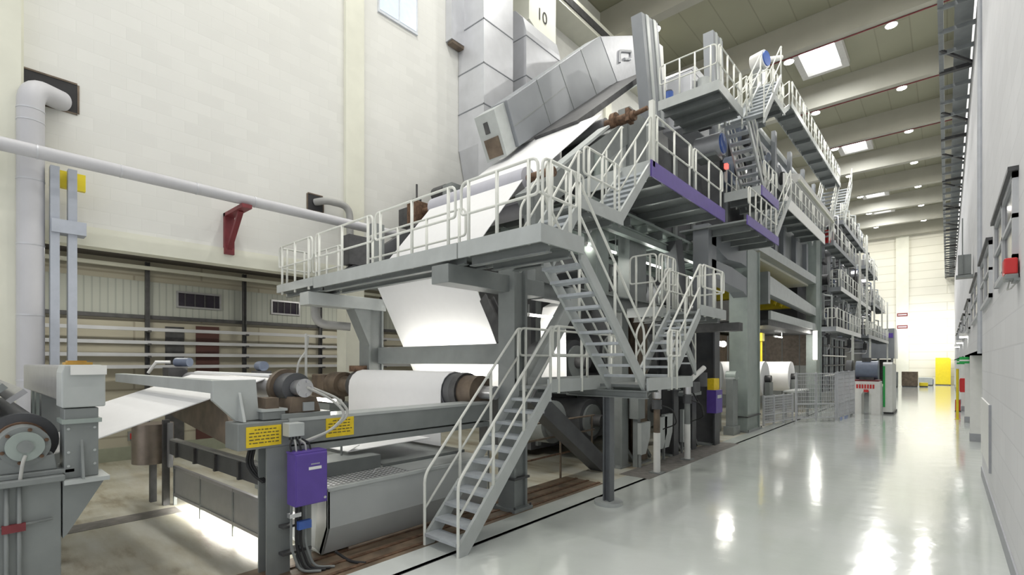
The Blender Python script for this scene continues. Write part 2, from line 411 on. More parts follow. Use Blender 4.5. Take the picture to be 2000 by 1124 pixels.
# strip windows in the right wall
wfm = mat('window_frame_grey', (.55, .56, .58), .5)
for k, (ya, yb) in enumerate(((7.9, 10.8), (12.1, 15.2), (16.6, 21.0), (23.2, 27.7), (30, 34.4), (36.6, 41), (43.3, 47.7), (50, 54.4))):
    wn = struct(MB().box(XR-.05, XR, ya, ya+.08, 3.75, 4.75).box(XR-.05, XR, yb-.08, yb, 3.75, 4.75).box(XR-.05, XR, ya, yb, 3.75, 3.82).box(XR-.05, XR, ya, yb, 4.68, 4.75)
                .box(XR-.05, XR, (ya+yb)/2-.06, (ya+yb)/2+.06, 3.8, 4.75).box(XR-.05, XR, ya, yb, 4.23, 4.28).build('window_%d' % (k+6), wfm))
    B(XR-.02, XR-.01, ya+.08, (ya+yb)/2-.06, 3.82, 4.68).build('pane', glassd_m, wn)
    B(XR-.02, XR-.01, (ya+yb)/2+.06, yb-.08, 3.82, 4.68).build('pane', glassd_m, wn)
    B(XR-.09, XR, ya-.05, yb+.05, 4.75, 4.80).build('hood', dark_m, wn)
# crane runway on the right wall
gt = struct(B(-.2, -.08, 10, YE-.2, 12.15, 12.85).build('trim_10', mat('runway_grey', (.30, .32, .33), .5)))
struct(B(.15, .55, 10, YE-.2, 12.3, 12.36).build('trim_11', MATS['runway_grey']))
for k in range(46):
    y = 15+1.3*k
    struct(B(-.2, XR, y, y+(.16 if k % 5 == 0 else .07), 12.1, 12.22).build('trim_12', dark_m if k % 5 == 0 else MATS['runway_grey']))
for k in range(13):
    y = 15+5*k
    struct(MB().beam((-.15, y, 12.15), (XR, y+1.4, 12.15), .07, .07).build('trim_13', dark_m))
# fittings on the right wall
t = thing('alarm_lamp', 'red beacon box on a bracket on the right wall below the near window', 'alarm', (.52, 7.85, 3.5))
B(.475, .585, 7.75, 8.0, 3.58, 3.76).build('lens', red_m, t, bevel=.015)
B(.48, .59, 7.74, 8.02, 3.52, 3.58).build('housing', frame_m, t, bevel=.01)
MB().tube([(.585, 7.8, 3.5), (.53, 7.8, 3.42), (.51, 7.9, 3.42), (.53, 7.9, 3.53)], .006).build('cable', cable_m, t)
B(.55, .6, 7.72, 8.04, 3.50, 3.53).build('bracket', frame_m, t)
t = thing('notice_board', 'blank white rectangular board on the right wall near the floor', 'panel', (.58, 14, .6))
B(.575, .6, 12.5, 15.5, .6, 1.8).build('panel', white_m, t); B(.565, .6, 12.42, 12.5, .58, 1.82).build('edge', MATS['baseboard_grey'], t)
t = thing('wall_device', 'grey radio box with a rod aerial high on the right wall', 'antenna', (.45, 20.6, 5.2))
B(.25, .55, 20.5, 20.9, 5.3, 5.9).build('box', frame_m, t); MB().cyl((.35, 20.4, 5.3), (.35, 20.4, 7.0), .015).build('aerial', frame_m, t); B(.2, XR, 20.45, 20.9, 5.2, 5.28).build('bracket', frame_m, t)
for k, (y, z, nm) in enumerate(((26, 3.6, 'nearest'), (34, 3.6, 'second'), (43, 3.6, 'third'))):
    t = thing('bulkhead_lamp', 'white lit bulkhead lamp on the right wall above the passages, %s of three' % nm, 'lamp', (.5, y, z), 'bulkhead lamps on the right wall')
    B(.35, XR, y-.2, y+.2, z, z+.12).build('housing', white_m, t); B(.36, XR-.005, y-.18, y+.18, z-.05, z).build('lens', tube_m, t)
for nm, mm, y, z, lb in (('exit_sign', greenp_m, 26.5, 2.55, 'small green exit sign hanging over the right passage'), ('sign_board', greenp_m, 33.5, 2.5, 'dim green notice by the far fire point')):
    t = thing(nm, lb, 'sign', (.5, y, z)); B(.36, .66, y, y+.04, z, z+.26).build('plate', mm, t); B(.36, .66, y-.006, y, z+.09, z+.15).build('arrow', white_m, t); B(.49, .53, y, y+.04, z+.26, 2.85).build('hanger', steel_m, t)
t = thing('fire_extinguisher', 'red fire extinguisher at the foot of the right wall piers', 'extinguisher', (.42, 35, 0))
MB().cyl((.42, 35, .05), (.42, 35, .62), .11).build('cylinder', red_m, t, smooth=True); MB().cyl((.42, 35, .62), (.42, 35, .8), .05, .03).build('valve', black_m, t); B(.3, .54, 34.9, 35.1, 0, .05).build('base', black_m, t)
t = thing('hose_cabinet', 'red hose cabinet on a pier of the right wall', 'cabinet', (.5, 29, 1.3)); B(.42, .57, 28.85, 29.22, 1.3, 1.9).build('body', red_m, t); B(.40, .42, 28.88, 29.19, 1.34, 1.86).build('door', red_m, t)
t = thing('yellow_post', 'slim yellow guard post beside the right wall passage', 'post', (.3, 30, 0)); MB().cyl((.35, 30.2, .02), (.35, 30.2, 2.3), .05, n=10).build('tube', yellow_m, t); MB().cyl((.35, 30.2, 0), (.35, 30.2, .02), .1, n=10).build('base_plate', yellow_m, t)

# ------------------------------------------------------------------ pipes and fittings on the left wall
def pipe(label, pts, r, name='pipe', seams=(), m=pipe_m, rad=.6, loc=None, n=24):
    t = thing(name, label, 'pipe', loc or pts[0]); rp = round_poly(pts, rad, 8)
    MB().tube(rp, r, n).build('tube', m, t, smooth=True)
    for q, d in seams: MB().cyl(V(q)-V(d)*.012, V(q)+V(d)*.012, r+.006, n=24).build('seam', galv_m, t, smooth=True)
    return t
px = -11.72
pipe('thick pale vertical pipe with an elbow into the left wall', [(px, .86, 1.2), (px, .86, 7.3), (px-.48, 1.3, 7.4)], .178, seams=[((px, .86, z), (0,0,1)) for z in (2.3, 3.4, 4.6, 5.7, 6.7)]+[((px, .86, 6.9), (0,0,1))], rad=.45)
pipe('long pale horizontal pipe running the length of the left wall', [(px+.48, -3, 6.07), (px+.48, 7.9, 6.07)], .112, seams=[((px+.48, y, 6.07), (0,1,0)) for y in (.9, 2.0, 3.2, 4.3)])
t = thing('cable_trunk', 'pair of slim blue-grey ducts with a clamp box beside the thick vertical pipe', 'duct', (-11.6, 1.2, 1.2))
for y in (1.15, 1.38):
    B(-11.72, -11.55, y-.06, y+.06, 1.2, 6.0).build('duct', mat('duct_blue_grey', (.42, .45, .51), .4) if 'duct_blue_grey' not in MATS else MATS['duct_blue_grey'], t)
B(-11.8, -11.5, 1.1, 1.56, 4.85, 5.08).build('clamp_box', MATS['duct_blue_grey'], t)
B(-11.85, -11.75, 1.1, 1.58, 5.7, 6.0).build('backing', yellow_m, t, label='yellow backing plate')
t = thing('pipe_bracket', 'dark red steel bracket carrying the long horizontal pipe', 'bracket', (XL, 4.15, 5.05))
B(XL, XL+.1, 4.0, 4.2, 5.03, 5.95).build('upright', redox_m, t); B(XL, XL+1.1, 4.0, 4.2, 5.87, 5.95).build('arm', redox_m, t); MB().beam((XL+.06, 4.1, 5.15), (XL+.75, 4.1, 5.88), .1, .08).build('strut', redox_m, t)
t = thing('pipe_bracket', 'short grey bracket under the near end of the long horizontal pipe', 'bracket', (XL+.4, .3, 5.8))
B(XL+.4, -11.1, .25, .4, 5.88, 5.955).build('arm', frame_m, t); B(XL+.4, XL+.5, .25, .4, 5.7, 5.96).build('upright', frame_m, t)
for nm, ya, yb, za, zb in (('ragged dark opening in the left wall behind the thick pipe elbow', .76, 1.52, 7.25, 7.78), ('small dark square opening in the left wall behind the thin bent pipe', 5.95, 6.35, 6.5, 6.9)):
    t = thing('wall_opening', nm, 'opening', (XL, ya, za)); B(XL-.0, XL+.012, ya, yb, za, zb).build('cavity', black_m, t)
    MB().box(XL, XL+.02, ya-.03, ya, za, zb).box(XL, XL+.02, yb, yb+.03, za, zb).box(XL, XL+.02, ya, yb, za-.03, za).box(XL, XL+.02, ya, yb, zb, zb+.03).build('edge', brown_m, t)
pipe('thin bent grey pipe leaving the small opening in the left wall', [(XL+.0, 6.15, 6.72), (XL+.25, 6.3, 6.75), (XL+.3, 6.95, 6.75), (XL+.3, 7.0, 4.6)], .09, m=mat('pipe_grey', (.34, .34, .33), .5), rad=.3, n=14)
pipe('grey pipe bent in a U below the far walkway end', [(-11.1, 5.6, 4.1), (-11.1, 5.6, 3.5), (-10.75, 6.3, 3.45)], .1, m=MATS['pipe_grey'], rad=.3, n=14)

# lower recess: corrugated band with windows, shelf rails
struct(B(XLL, XLL+.05, -2, 30, 3.87, 4.8).build('trim_14', corr_m))
struct(B(XLL, XLL+.12, -2, 30, 3.78, 3.88).build('trim_15', dark_m))
for k, (ya, yb) in enumerate(((4.15, 5.3), (6.75, 7.7), (9.7, 10.9), (12.2, 13.3))):
    wn = struct(MB().box(XLL+.05, XLL+.09, ya, yb, 4.15, 4.2).box(XLL+.05, XLL+.09, ya, yb, 4.57, 4.62).box(XLL+.05, XLL+.09, ya, ya+.05, 4.2, 4.57).box(XLL+.05, XLL+.09, yb-.05, yb, 4.2, 4.57).build('window_%d' % (k+14), stain_m))
    B(XLL+.05, XLL+.06, ya+.05, yb-.05, 4.2, 4.57).build('pane', glassd_m, wn)
    for q in range(4): B(XLL+.06, XLL+.08, ya+.2+q*(yb-ya)/4.6, ya+.23+q*(yb-ya)/4.6, 4.2, 4.57).build('bar', dark_m, wn)
nm = ['uppermost', 'second', 'third', 'fourth', 'lowest']
for k, z in enumerate((5.12, 3.48, 3.13, 2.8, 2.48)):
    tag(MB().beam((XLL+.35, -2, z), (XLL+.35, 30, z), .12, .09).build('wall_rail', galv_m if k else cream_m), 'long pale horizontal rail along the lower left wall, %s of five' % nm[k], 'rail', 'rails along the lower left wall')
wp = ['first', 'second', 'third', 'fourth', 'fifth', 'sixth', 'seventh', 'eighth']
for k in range(8):
    y = 1.0+2.45*k
    t = thing('wall_post', 'dark steel post of the lower left wall rails, %s from the near end' % wp[k], 'post', (XLL+.2, y, 0), 'posts of the lower left wall rails')
    MB().hbeam((XLL+.2, y, 0), (XLL+.2, y, 5.3), .1, .1, .02, (0,1,0)).build('upright', dark_m, t)
    for z in (2.45, 2.77, 3.1, 3.45): B(XLL+.18, XLL+.5, y-.03, y+.03, z-.05, z).build('arm', dark_m, t)
for k, y in enumerate((2.5, 8.5, 14.5)):  # unseen lamps added behind the upper wall to brighten the recess
    t = thing('recess_fill_lamp', 'added lamp in the dark recess of the lower left wall, %s from the near end' % wp[k], 'lamp', (-14.2, y, 5.2), 'added recess lamps')
    B(-14.3, -14.1, y-.8, y+.8, 5.29, 5.35).build('housing', white_m, t); B(-14.28, -14.12, y-.75, y+.75, 5.27, 5.29).build('lens', tube_m, t)
    l = bpy.data.lights.new('recess_fill_light', 'AREA'); l.shape = 'RECTANGLE'; l.size = .3; l.size_y = 1.5; l.energy = 130; l.color = (1, .97, .85)
    o = bpy.data.objects.new('recess_fill_light', l); COL.objects.link(o); o.location = (-14.2, y, 5.24)
t = thing('wall_door', 'dark reddish shutter door behind the lower left wall rails', 'door', (XLL, 4.3, 0))
B(XLL, XLL+.04, 3.9, 4.35, 0, 3.6).build('leaf', dark_m, t); B(XLL, XLL+.05, 4.65, 5.25, 0, 3.65).build('leaf', mat('dark_red_door', (.09, .035, .03), .6), t)
t = thing('socket_box', 'small red socket box low on the lower left wall', 'box', (XLL, 3.2, .5)); B(XLL, XLL+.1, 3.1, 3.45, .55, .7).build('cover', red_m, t); B(XLL, XLL+.06, 3.06, 3.5, .5, .75).build('plate', frame_m, t)
struct(B(-10.4, -9.95, .9, 2.62, .0, .006).build('trim_16', mat('trench_cover', (.16, .15, .14), .6, noise=.3)))
track_m = mat('dirty_brown_track', (.17, .125, .085), .6, noise=.45, nscale=3)
struct(B(-6.5, -5.5, 2, 9.2, 0, .004).build('trim_17', track_m))
for x in (-5.62, -5.9, -6.2): struct(B(x-.03, x+.03, 2, 9.2, 0, .02).build('trim_18', rust_m))
# ------------------------------------------------------------------ FOREGROUND: roll stand at the left edge
t = thing('bearing_pedestal', 'grey-green steel pedestal at the left edge carrying the big dark roll', 'pedestal', (-6.35, .2, 0))
B(-6.6, -6.2, -.6, .66, 0, 1.50).build('body', frame_m, t, bevel=.01)
B(-6.65, -6.12, -.6, .68, 1.50, 1.555).build('top_plate', frame_m, t, bevel=.008)
for y in (.30, .38): MB().tube([(-6.17, y, .02), (-6.17, y, 1.5)], .017).build('pipe', frame_m, t, smooth=True)
MB().tube([(-6.17, -.3, 1.12), (-6.17, .6, 1.16)], .012).build('pipe', frame_m, t, smooth=True)
B(-6.18, -6.14, .27, .42, 1.1, 1.17).build('clamp', redox_m, t)
B(-6.22, -6.18, -.1, .1, .3, .33).build('lug', frame_m, t)
t = thing('rotating_roll', 'big dark roll with a round flange on the left pedestal', 'roll', (-8.4, .42, 1.85))
MB().cyl((-10.6, .42, 1.84), (-6.75, .42, 1.84), .235, n=36).build('shell', body_m, t, smooth=True)
MB().cyl((-6.75, .42, 1.84), (-6.62, .42, 1.84), .27, n=36).build('rim', body_m, t, smooth=True)
MB().cyl((-6.62, .42, 1.84), (-6.55, .42, 1.84), .19, n=32).build('hub', rust_m, t, smooth=True)
t = thing('bearing_housing', 'round grey flanged bearing housing on top of the left pedestal', 'bearing', (-6.35, .42, 1.555))
MB().prism('x', -6.5, -6.25, [(.20, 1.60), (.64, 1.60), (.62, 1.74), (.22, 1.74)]).build('saddle', frame_m, t, bevel=.01)
MB().cyl((-6.55, .42, 1.84), (-6.24, .42, 1.84), .175, n=32).build('barrel', frame_m, t, smooth=True)
MB().cyl((-6.24, .42, 1.84), (-6.20, .42, 1.84), .13, n=32).build('cover', green_m, t, smooth=True)
MB().cyl((-6.20, .42, 1.84), (-6.185, .42, 1.84), .055, n=24).build('cap', frame_m, t, smooth=True)
B(-6.58, -6.2, .10, .76, 1.555, 1.60).build('foot', frame_m, t, bevel=.008)
for k in range(6):
    a = k*math.pi/3+.3; MB().cyl((-6.24, .42+.15*math.cos(a), 1.84+.15*math.sin(a)), (-6.222, .42+.15*math.cos(a), 1.84+.15*math.sin(a)), .016, n=8).build('bolt', rust_m, t)
MB().tube(round_poly([(-6.2, .42, 1.76), (-6.16, .40, 1.70), (-6.17, .38, 1.5)], .04), .014).build('oil_pipe', cable_m, t, smooth=True)
t = thing('doctor_beam', 'sloping grey doctor beam above the big dark roll', 'beam', (-8.4, .2, 2.0))
MB().beam((-10.6, .16, 2.24), (-6.7, .16, 2.24), .06, .42, (0, .75, .65)).build('blade_holder', frame_m, t)
MB().beam((-10.6, .4, 2.27), (-6.75, .4, 2.27), .05, .16, (0, .75, .65)).build('blade', stain_m, t)
t = thing('frame_column', 'stubby grey column with a stiffener rib beside the left pedestal', 'column', (-6.35, .83, 1.3))
B(-6.5, -6.2, .68, .93, 1.50, 2.16).build('shaft', frame_m, t, bevel=.008)
B(-6.52, -6.16, .66, .95, 2.02, 2.06).build('flange', green_m, t)
B(-6.52, -6.1, .67, 1.0, 1.46, 1.50).build('base_plate', light_m, t)
MB().prism('y', .795, .815, [(-6.2, 1.5), (-6.09, 1.5), (-6.2, 1.86)]).build('rib', frame_m, t)
MB().prism('x', -6.45, -6.2, [(.67, 1.46), (.98, 1.46), (.70, .98), (.67, .95)]).build('bracket', frame_m, t)
for y in (.71, .9):
    for z in (1.62, 1.75, 1.97): MB().cyl((-6.2, y, z), (-6.19, y, z), .012, n=8).build('bolt', light_m, t)
t = thing('cross_girder', 'pale steel box girder reaching back across the left end', 'girder', (-8.5, .82, 2.16))
MB().prism('y', .70, .95, [(-6.55, 2.2), (-6.55, 2.565), (-10.6, 2.565), (-10.6, 2.2)]).build('shell', stain_m, t, bevel=.02)
MB().prism('x', -6.55, -6.18, [(.66, 2.17), (.98, 2.17), (.98, 2.5), (.95, 2.575), (.68, 2.575), (.66, 2.5)]).build('end_box', light_m, t, bevel=.012)
B(-6.17, -6.15, .72, .985, 2.48, 2.57).build('trim_strip', white_m, t)
t = thing('wooden_board', 'ochre wooden board lying on the end box of the pale girder', 'board', (-6.4, .8, 2.575)); B(-6.5, -6.3, .70, .9, 2.575, 2.60).build('plank', ochre_m, t); B(-6.48, -6.33, .72, .86, 2.60, 2.615).build('shavings', ochre_m, t)
# inner machinery below the girder
t = thing('inner_support', 'dull grey posts under the pale girder behind the left roll', 'support', (-9.2, 1.2, 0))
for x, z in ((-9.7, 2.3), (-9.2, 2.25), (-8.6, 2.2)):
    B(x-.1, x+.1, .72, .9, .0, 2.2).build('post', green_m if x < -9 else frame_m, t)
t = thing('hopper_chute', 'tapered pale steel chute hanging under the pale girder', 'chute', (-7.4, .95, 1.6))
MB().prism('y', .98, 1.03, [(-7.9, 2.2), (-7.1, 2.15), (-7.15, 1.95), (-7.35, 1.6), (-7.6, 1.95)]).build('plate', stain_m, t)

# ------------------------------------------------------------------ PAPER WEB
WX0, WX1 = -10.2, -7.0
ra = [(2.93+.175*math.cos(a), 2.26+.175*math.sin(a)) for a in [1.9, 1.6, 1.2, .8, .4, 0]]
tag(MB().sheet([(.55, 2.085), (1.0, 1.76), (1.0001, 1.7601)] if False else [(.42, 1.60), (.62, 1.62), (1.0, 1.74), (2.86, 2.385)]+ra+[(3.105, 1.4)], WX0, WX1).build('paper_web', paper_m, smooth=True),
    'broad white paper web rising over the first roll at the left', 'paper web')
rb = [(6.3+.36*math.cos(a), 2.06+.36*math.sin(a)) for a in [3.14, 2.8, 2.4, 2.0, 1.6, 1.2, .8, .4, 0]]
tag(MB().sheet([(5.94, 1.05)]+rb+[(6.66, 1.3)], -10.2, -7.0).build('paper_web', paper_m, smooth=True), 'white paper web wrapped over the big roll between the frame columns', 'paper web')
tag(MB().sheet([(8.05, 1.8), (7.40, 3.06), (6.70, 4.38), (6.66, 4.55), (6.72, 4.75), (8.28, 6.62)], -10.2, -7.0).build('paper_web', paper_m, smooth=True), 'white paper web hanging under the front walkway and climbing behind its rails', 'paper web')
tag(MB().sheet([(8.82, 6.95), (11.35, 9.08), (11.6, 9.33)], -10.2, -7.0).build('paper_web', paper_m, smooth=True), 'white paper web running steeply up to the grey hood', 'paper web')
tag(MB().sheet([(4.2, 1.30), (4.0, 1.22), (5.6, 1.25)], -9.4, -6.9).build('paper_sheet', paper_m), 'loose white paper sheet lying over the trough', 'paper sheet')
tag(MB().sheet([(9.6, 2.0), (9.55, 3.6), (9.65, 3.95), (10.0, 4.1), (10.3, 4.1)], -7.5, -6.75).build('paper_web', paper_m, smooth=True), 'small bright paper loop seen behind the steep stairs', 'paper web')

def roll(label, x0, x1, y, z, r, m, jr=.08, jl=.35, ends=None, group=None, name='roll', jm=None):
    t = thing(name, label, 'roll', ((x0+x1)/2, y, z-r), group)
    MB().cyl((x0, y, z), (x1, y, z), r, n=32).build('shell', m, t, smooth=True)
    MB().cyl((x1, y, z), (x1+jl, y, z), jr, n=16).build('journal', jm or dark_m, t, smooth=True)
    MB().cyl((x0-jl, y, z), (x0, y, z), jr, n=16).build('journal', jm or dark_m, t, smooth=True)
    if ends: MB().cyl((x1, y, z), (x1+.06, y, z), r*.75, n=24).build('end_cap', ends, t, smooth=True)
    return t
roll('slim turning roll under the rising white web with its bearing at the near corner', -10.6, -6.75, 2.93, 2.26, .16, stain_m, .07, .3)
t = thing('bearing_housing', 'dark oily bearing with hoses on the corner of the front side beam', 'bearing', (-6.3, 2.95, 1.89))
MB().cyl((-6.66, 2.93, 2.27), (-6.56, 2.93, 2.27), .24, n=32).build('disc', brown_m, t, smooth=True)
MB().cyl((-6.56, 2.93, 2.27), (-6.3, 2.93, 2.27), .19, n=28).build('barrel', body_m, t, smooth=True)
MB().cyl((-6.3, 2.93, 2.27), (-6.12, 2.95, 2.27), .10, .12, n=20).build('coupling', steel_m, t, smooth=True)
MB().prism('x', -6.5, -6.15, [(2.76, 1.96), (3.18, 1.96), (3.12, 2.16), (2.8, 2.16)]).build('saddle', brown_m, t, bevel=.01)
B(-6.52, -6.12, 2.66, 3.3, 1.89, 1.96).build('foot', frame_m, t, bevel=.008)
B(-6.14, -6.11, 2.93, 3.07, 1.98, 2.09).build('tag_plate', MATS['runway_grey'], t)
for k, dx in enumerate((0, .05)):
    MB().tube(round_poly([(-6.13, 2.98+dx, 2.28), (-6.0, 3.25+dx*2, 2.12), (-5.92, 3.42+dx, 1.92), (-5.93, 3.2, 1.72), (-5.96, 2.84-dx, 1.60)], .14, 5), .017).build('hose', cable_m, t, smooth=True)
MB().tube(round_poly([(-6.4, 2.98, 2.46), (-6.4, 3.0, 2.62), (-6.42, 3.12, 2.75), (-6.42, 3.14, 2.95)], .08), .014).build('hose', cable_m, t, smooth=True)
MB().cyl((-6.4, 3.1, 2.0), (-6.4, 3.1, 2.98), .018, n=8).build('standpipe', cable_m, t)
for a in range(5):
    q = a*1.256; MB().cyl((-6.12, 2.95+.09*math.cos(q), 2.27+.09*math.sin(q)), (-6.09, 2.95+.09*math.cos(q), 2.27+.09*math.sin(q)), .02, n=8).build('bolt', steel_m, t)
# big roll between the columns
t = thing('web_roll', 'big roll with dark drum ends carrying the white web between the columns', 'roll', (-8.5, 6.3, 1.7))
MB().cyl((-10.15, 6.3, 2.06), (-7.02, 6.3, 2.06), .35, n=40).build('shell', rollp_m, t, smooth=True)
for a, b, r, m in ((-7.02, -6.82, .335, body_m), (-6.82, -6.66, .345, dark_m), (-6.66, -6.3, .30, brown_m), (-6.3, -5.95, .12, steel_m)):
    MB().cyl((a, 6.3, 2.06), (b, 6.3, 2.06), r, n=32).build('drum_end' if r > .2 else 'journal', m, t, smooth=True)
MB().cyl((-10.4, 6.3, 2.06), (-10.15, 6.3, 2.06), .34, n=32).build('drum_end', dark_m, t, smooth=True)
MB().cyl((-11.0, 6.3, 2.06), (-10.4, 6.3, 2.06), .20, n=24).build('journal', brown_m, t, smooth=True)
t = thing('drive_gearbox', 'rust-streaked gearbox and shaft driving the far end of the web roll', 'gearbox', (-11.6, 6.3, 1.5))
MB().cyl((-11.5, 6.3, 2.06), (-11.0, 6.3, 2.06), .30, n=28).build('coupling', brown_m, t, smooth=True); B(-12.1, -11.5, 6.0, 6.6, 1.6, 2.3).build('case', brown_m, t, bevel=.03); B(-12.1, -11.1, 5.95, 6.65, 0, 1.6).build('stand', frame_m, t)
B(-10.55, -10.35, 6.15, 6.5, 2.38, 2.52).build('cover', rust_m, t)
for k, (x, nm, m) in enumerate(((-9.75, 'rusty', rust_m), (-9.45, 'dark green', green_m), (-9.15, 'pale', light_m))):
    pass
# ------------------------------------------------------------------ FRONT FRAME
t = thing('frame_beam', 'long grey side beam of the front frame running back to the right column', 'beam', (-6.3, 4.2, 1.55))
B(-6.5, -6.1, 2.15, 6.35, 1.57, 1.89).build('web', frame_m, t, bevel=.012)
B(-6.5, -6.08, 2.75, 6.35, 1.47, 1.55).build('lower_flange', frame_m, t)
B(-6.52, -6.09, 2.74, 6.35, 1.86, 1.90).build('top_flange', light_m, t)
def sign(y0, y1, label, z0=1.61, z1=1.83):
    t = thing('warning_sign', label, 'sign', (-6.08, (y0+y1)/2, z0))
    B(-6.1, -6.088, y0, y1, z0, z1).build('plate', yelsign_m, t)
    mb = MB(); rnd = random.Random(int(y0*100))
    for r in range(5):
        z = z1-.035-r*.039; y = y0+.03+(.06 if r == 0 else 0)
        while y < y1-.05:
            l = rnd.uniform(.02, .06); l = min(l, y1-.03-y); mb.box(-6.088, -6.086, y, y+l, z-.008, z+.004); y += l+.014
    mb.build('lettering', ink_m, t)
sign(2.24, 2.64, 'yellow sign with dark lines on the blunt front end of the side beam', 1.60, 1.84)
sign(3.22, 3.62, 'yellow sign with dark lines on the side beam right of the purple box', 1.61, 1.86)
t = thing('cross_beam', 'pale grey beam across the web with a ribbed end plate', 'beam', (-9, 2.1, 2.2))
B(-11.6, -6.35, 1.98, 2.12, 2.235, 2.39).build('beam', light_m, t, bevel=.008)
MB().prism('x', -6.36, -6.28, [(1.95, 2.39), (2.42, 2.39), (2.46, 1.9), (2.2, 1.9), (1.95, 2.16)]).build('end_plate', light_m, t, bevel=.006)
MB().prism('y', 2.22, 2.25, [(-6.28, 1.9), (-6.12, 1.9), (-6.28, 2.24)]).build('rib', light_m, t)
t = thing('web_apron', 'dark grey tapering plate under the rising web', 'plate', (-8, 2.3, 1.6))
MB().prism('y', 2.20, 2.26, [(-6.5, 1.58), (-6.5, 1.86), (-6.75, 2.12), (-7.0, 2.16), (-9.6, 1.95), (-9.6, 1.84)]).build('plate', brown_m, t)
t = thing('junction_box', 'small grey junction box on top of the front end of the side beam', 'box', (-6.3, 2.55, 1.9))
B(-6.42, -6.16, 2.45, 2.72, 1.9, 2.0).build('case', frame_m, t, bevel=.006); B(-6.44, -6.14, 2.43, 2.74, 2.0, 2.03).build('lid', light_m, t); B(-6.45, -6.2, 2.5, 2.66, 2.03, 2.16).build('clamp', brown_m, t)
t = thing('box_post', 'grey front post under the side beam holding the purple box', 'post', (-6.2, 2.65, 0))
MB().hbeam((-6.25, 2.62, 0), (-6.25, 2.62, 1.57), .28, .26, .03, (1,0,0)).build('shaft', frame_m, t)
MB().hbeam((-6.10, 2.92, 0), (-6.10, 2.92, 1.0), .14, .14, .02, (1,0,0)).build('shaft', frame_m, t)
B(-6.2, -6.0, 2.62, 2.98, .58, .61).build('stay', dark_m, t); B(-6.2, -6.0, 2.62, 2.98, .25, .28).build('stay', dark_m, t)
t = thing('control_box', 'purple control box with a white label on the front post', 'control box', (-5.85, 2.87, .86))
B(-5.98, -5.76, 2.66, 3.06, .88, 1.50).build('case', purple_m, t, bevel=.006)
B(-5.762, -5.752, 2.67, 3.05, .89, 1.49).build('door', purple_m, t, bevel=.003)
B(-5.752, -5.748, 2.82, 2.98, 1.30, 1.335).build('label', white_m, t, label='white label strip')
mb = MB()
for k in range(7): mb.box(-5.752, -5.7495, 2.85+.016*k, 2.861+.016*k, 1.36, 1.375)
mb.build('lettering', light_m, t)
MB().cyl((-5.752, 3.02, .94), (-5.735, 3.02, .94), .016, n=12).build('lock', steel_m, t)
B(-5.99, -5.78, 2.655, 3.065, 1.50, 1.52).build('rain_lip', purple_m, t)
t = thing('terminal_box', 'small pale terminal box with cables above the purple box', 'box', (-5.95, 2.73, 1.66))
B(-6.08, -5.9, 2.65, 2.84, 1.70, 1.86).build('case', light_m, t, bevel=.006)
for k in range(4):
    y = 2.68+.04*k; MB().cyl((-5.95, y, 1.66), (-5.95, y, 1.70), .012, n=8).build('gland', black_m, t)
for k in range(5):
    y = 2.68+.06*k
    MB().tube(round_poly([(-5.93, 2.7+.03*k, 1.66), (-5.92+.02*(k % 2), y-.01, 1.6), (-5.9, y, 1.5)], .03), .011).build('cable', cable_m if k % 2 else black_m, t, smooth=True)
t = thing('conduit_bundle', 'bundle of conduits with a small blue box below the purple box', 'conduit', (-5.95, 2.8, 0))
for k, (y, m) in enumerate(((2.70, frame_m), (2.76, black_m), (2.82, black_m), (2.88, frame_m))):
    MB().tube(round_poly([(-5.95, y, .88), (-5.96, y, .35), (-5.9, y+.08, .05), (-5.8, y+.3, .02)], .1), .016).build('conduit', m, t, smooth=True)
B(-5.94, -5.88, 2.76, 2.92, .56, .66).build('blue_box', blue_m, t); B(-5.98, -5.9, 2.66, 2.8, .72, .77).build('clamp', steel_m, t)
t = thing('black_cables', 'loop of black cables hanging left of the front post', 'cable', (-6.4, 2.5, 1.1))
for k in range(3): MB().tube(round_poly([(-6.45, 2.42+.03*k, 1.58), (-6.48, 2.38+.03*k, 1.35), (-6.4, 2.44+.03*k, 1.2), (-6.32, 2.52+.02*k, 1.12)], .1), .018).build('strand', black_m, t, smooth=True)
t = thing('floor_cable', 'black cable trailing on the floor by the front of the grey trough', 'cable', (-5.9, 3.3, 0)); MB().tube(round_poly([(-6.0, 3.3, .12), (-5.95, 3.4, .02), (-5.75, 3.4, .018), (-5.6, 3.5, .018)], .08), .018).build('strand', black_m, t, smooth=True)
# trough
t = thing('pulp_trough', 'large smooth grey trough with sloping lower side behind the front post', 'trough', (-8, 4.8, 0))
yA, yB = 3.22, 6.2
MB().prism('y', yA, yB, [(-6.05, .42), (-6.05, .93), (-6.09, .93), (-6.09, .45), (-6.28, .08), (-9.6, .08), (-9.6, .04), (-6.22, .04)]).build('shell', trough_m, t, bevel=.006)
B(-6.12, -6.03, yA, yB, .91, .955).build('rim', light_m, t)
MB().prism('y', yA, yA+.03, [(-6.05, .42), (-6.05, .93), (-6.3, .93), (-6.4, .1), (-6.22, .04)]).build('end_plate', frame_m, t)
B(-6.62, -6.1, yA+.02, 4.55, .93, .955).build('grating', grate_m, t); B(-6.62, -6.1, 4.57, yB, .93, .955).build('cover', light_m, t)
B(-7.2, -6.62, 3.3, 4.4, .95, 1.16).build('back_plate', frame_m, t); B(-9.6, -6.64, 4.45, yB, .93, 1.0).build('cover', frame_m, t)
MB().tube([(-6.3, 4.05, .97), (-6.3, 4.1, 1.03), (-6.3, 4.17, 1.03), (-6.3, 4.2, .97)], .008).build('lifting_handle', steel_m, t)
MB().cyl((-6.08, 4.95, .96), (-6.08, 4.95, 1.06), .02, n=8).build('stub', light_m, t)
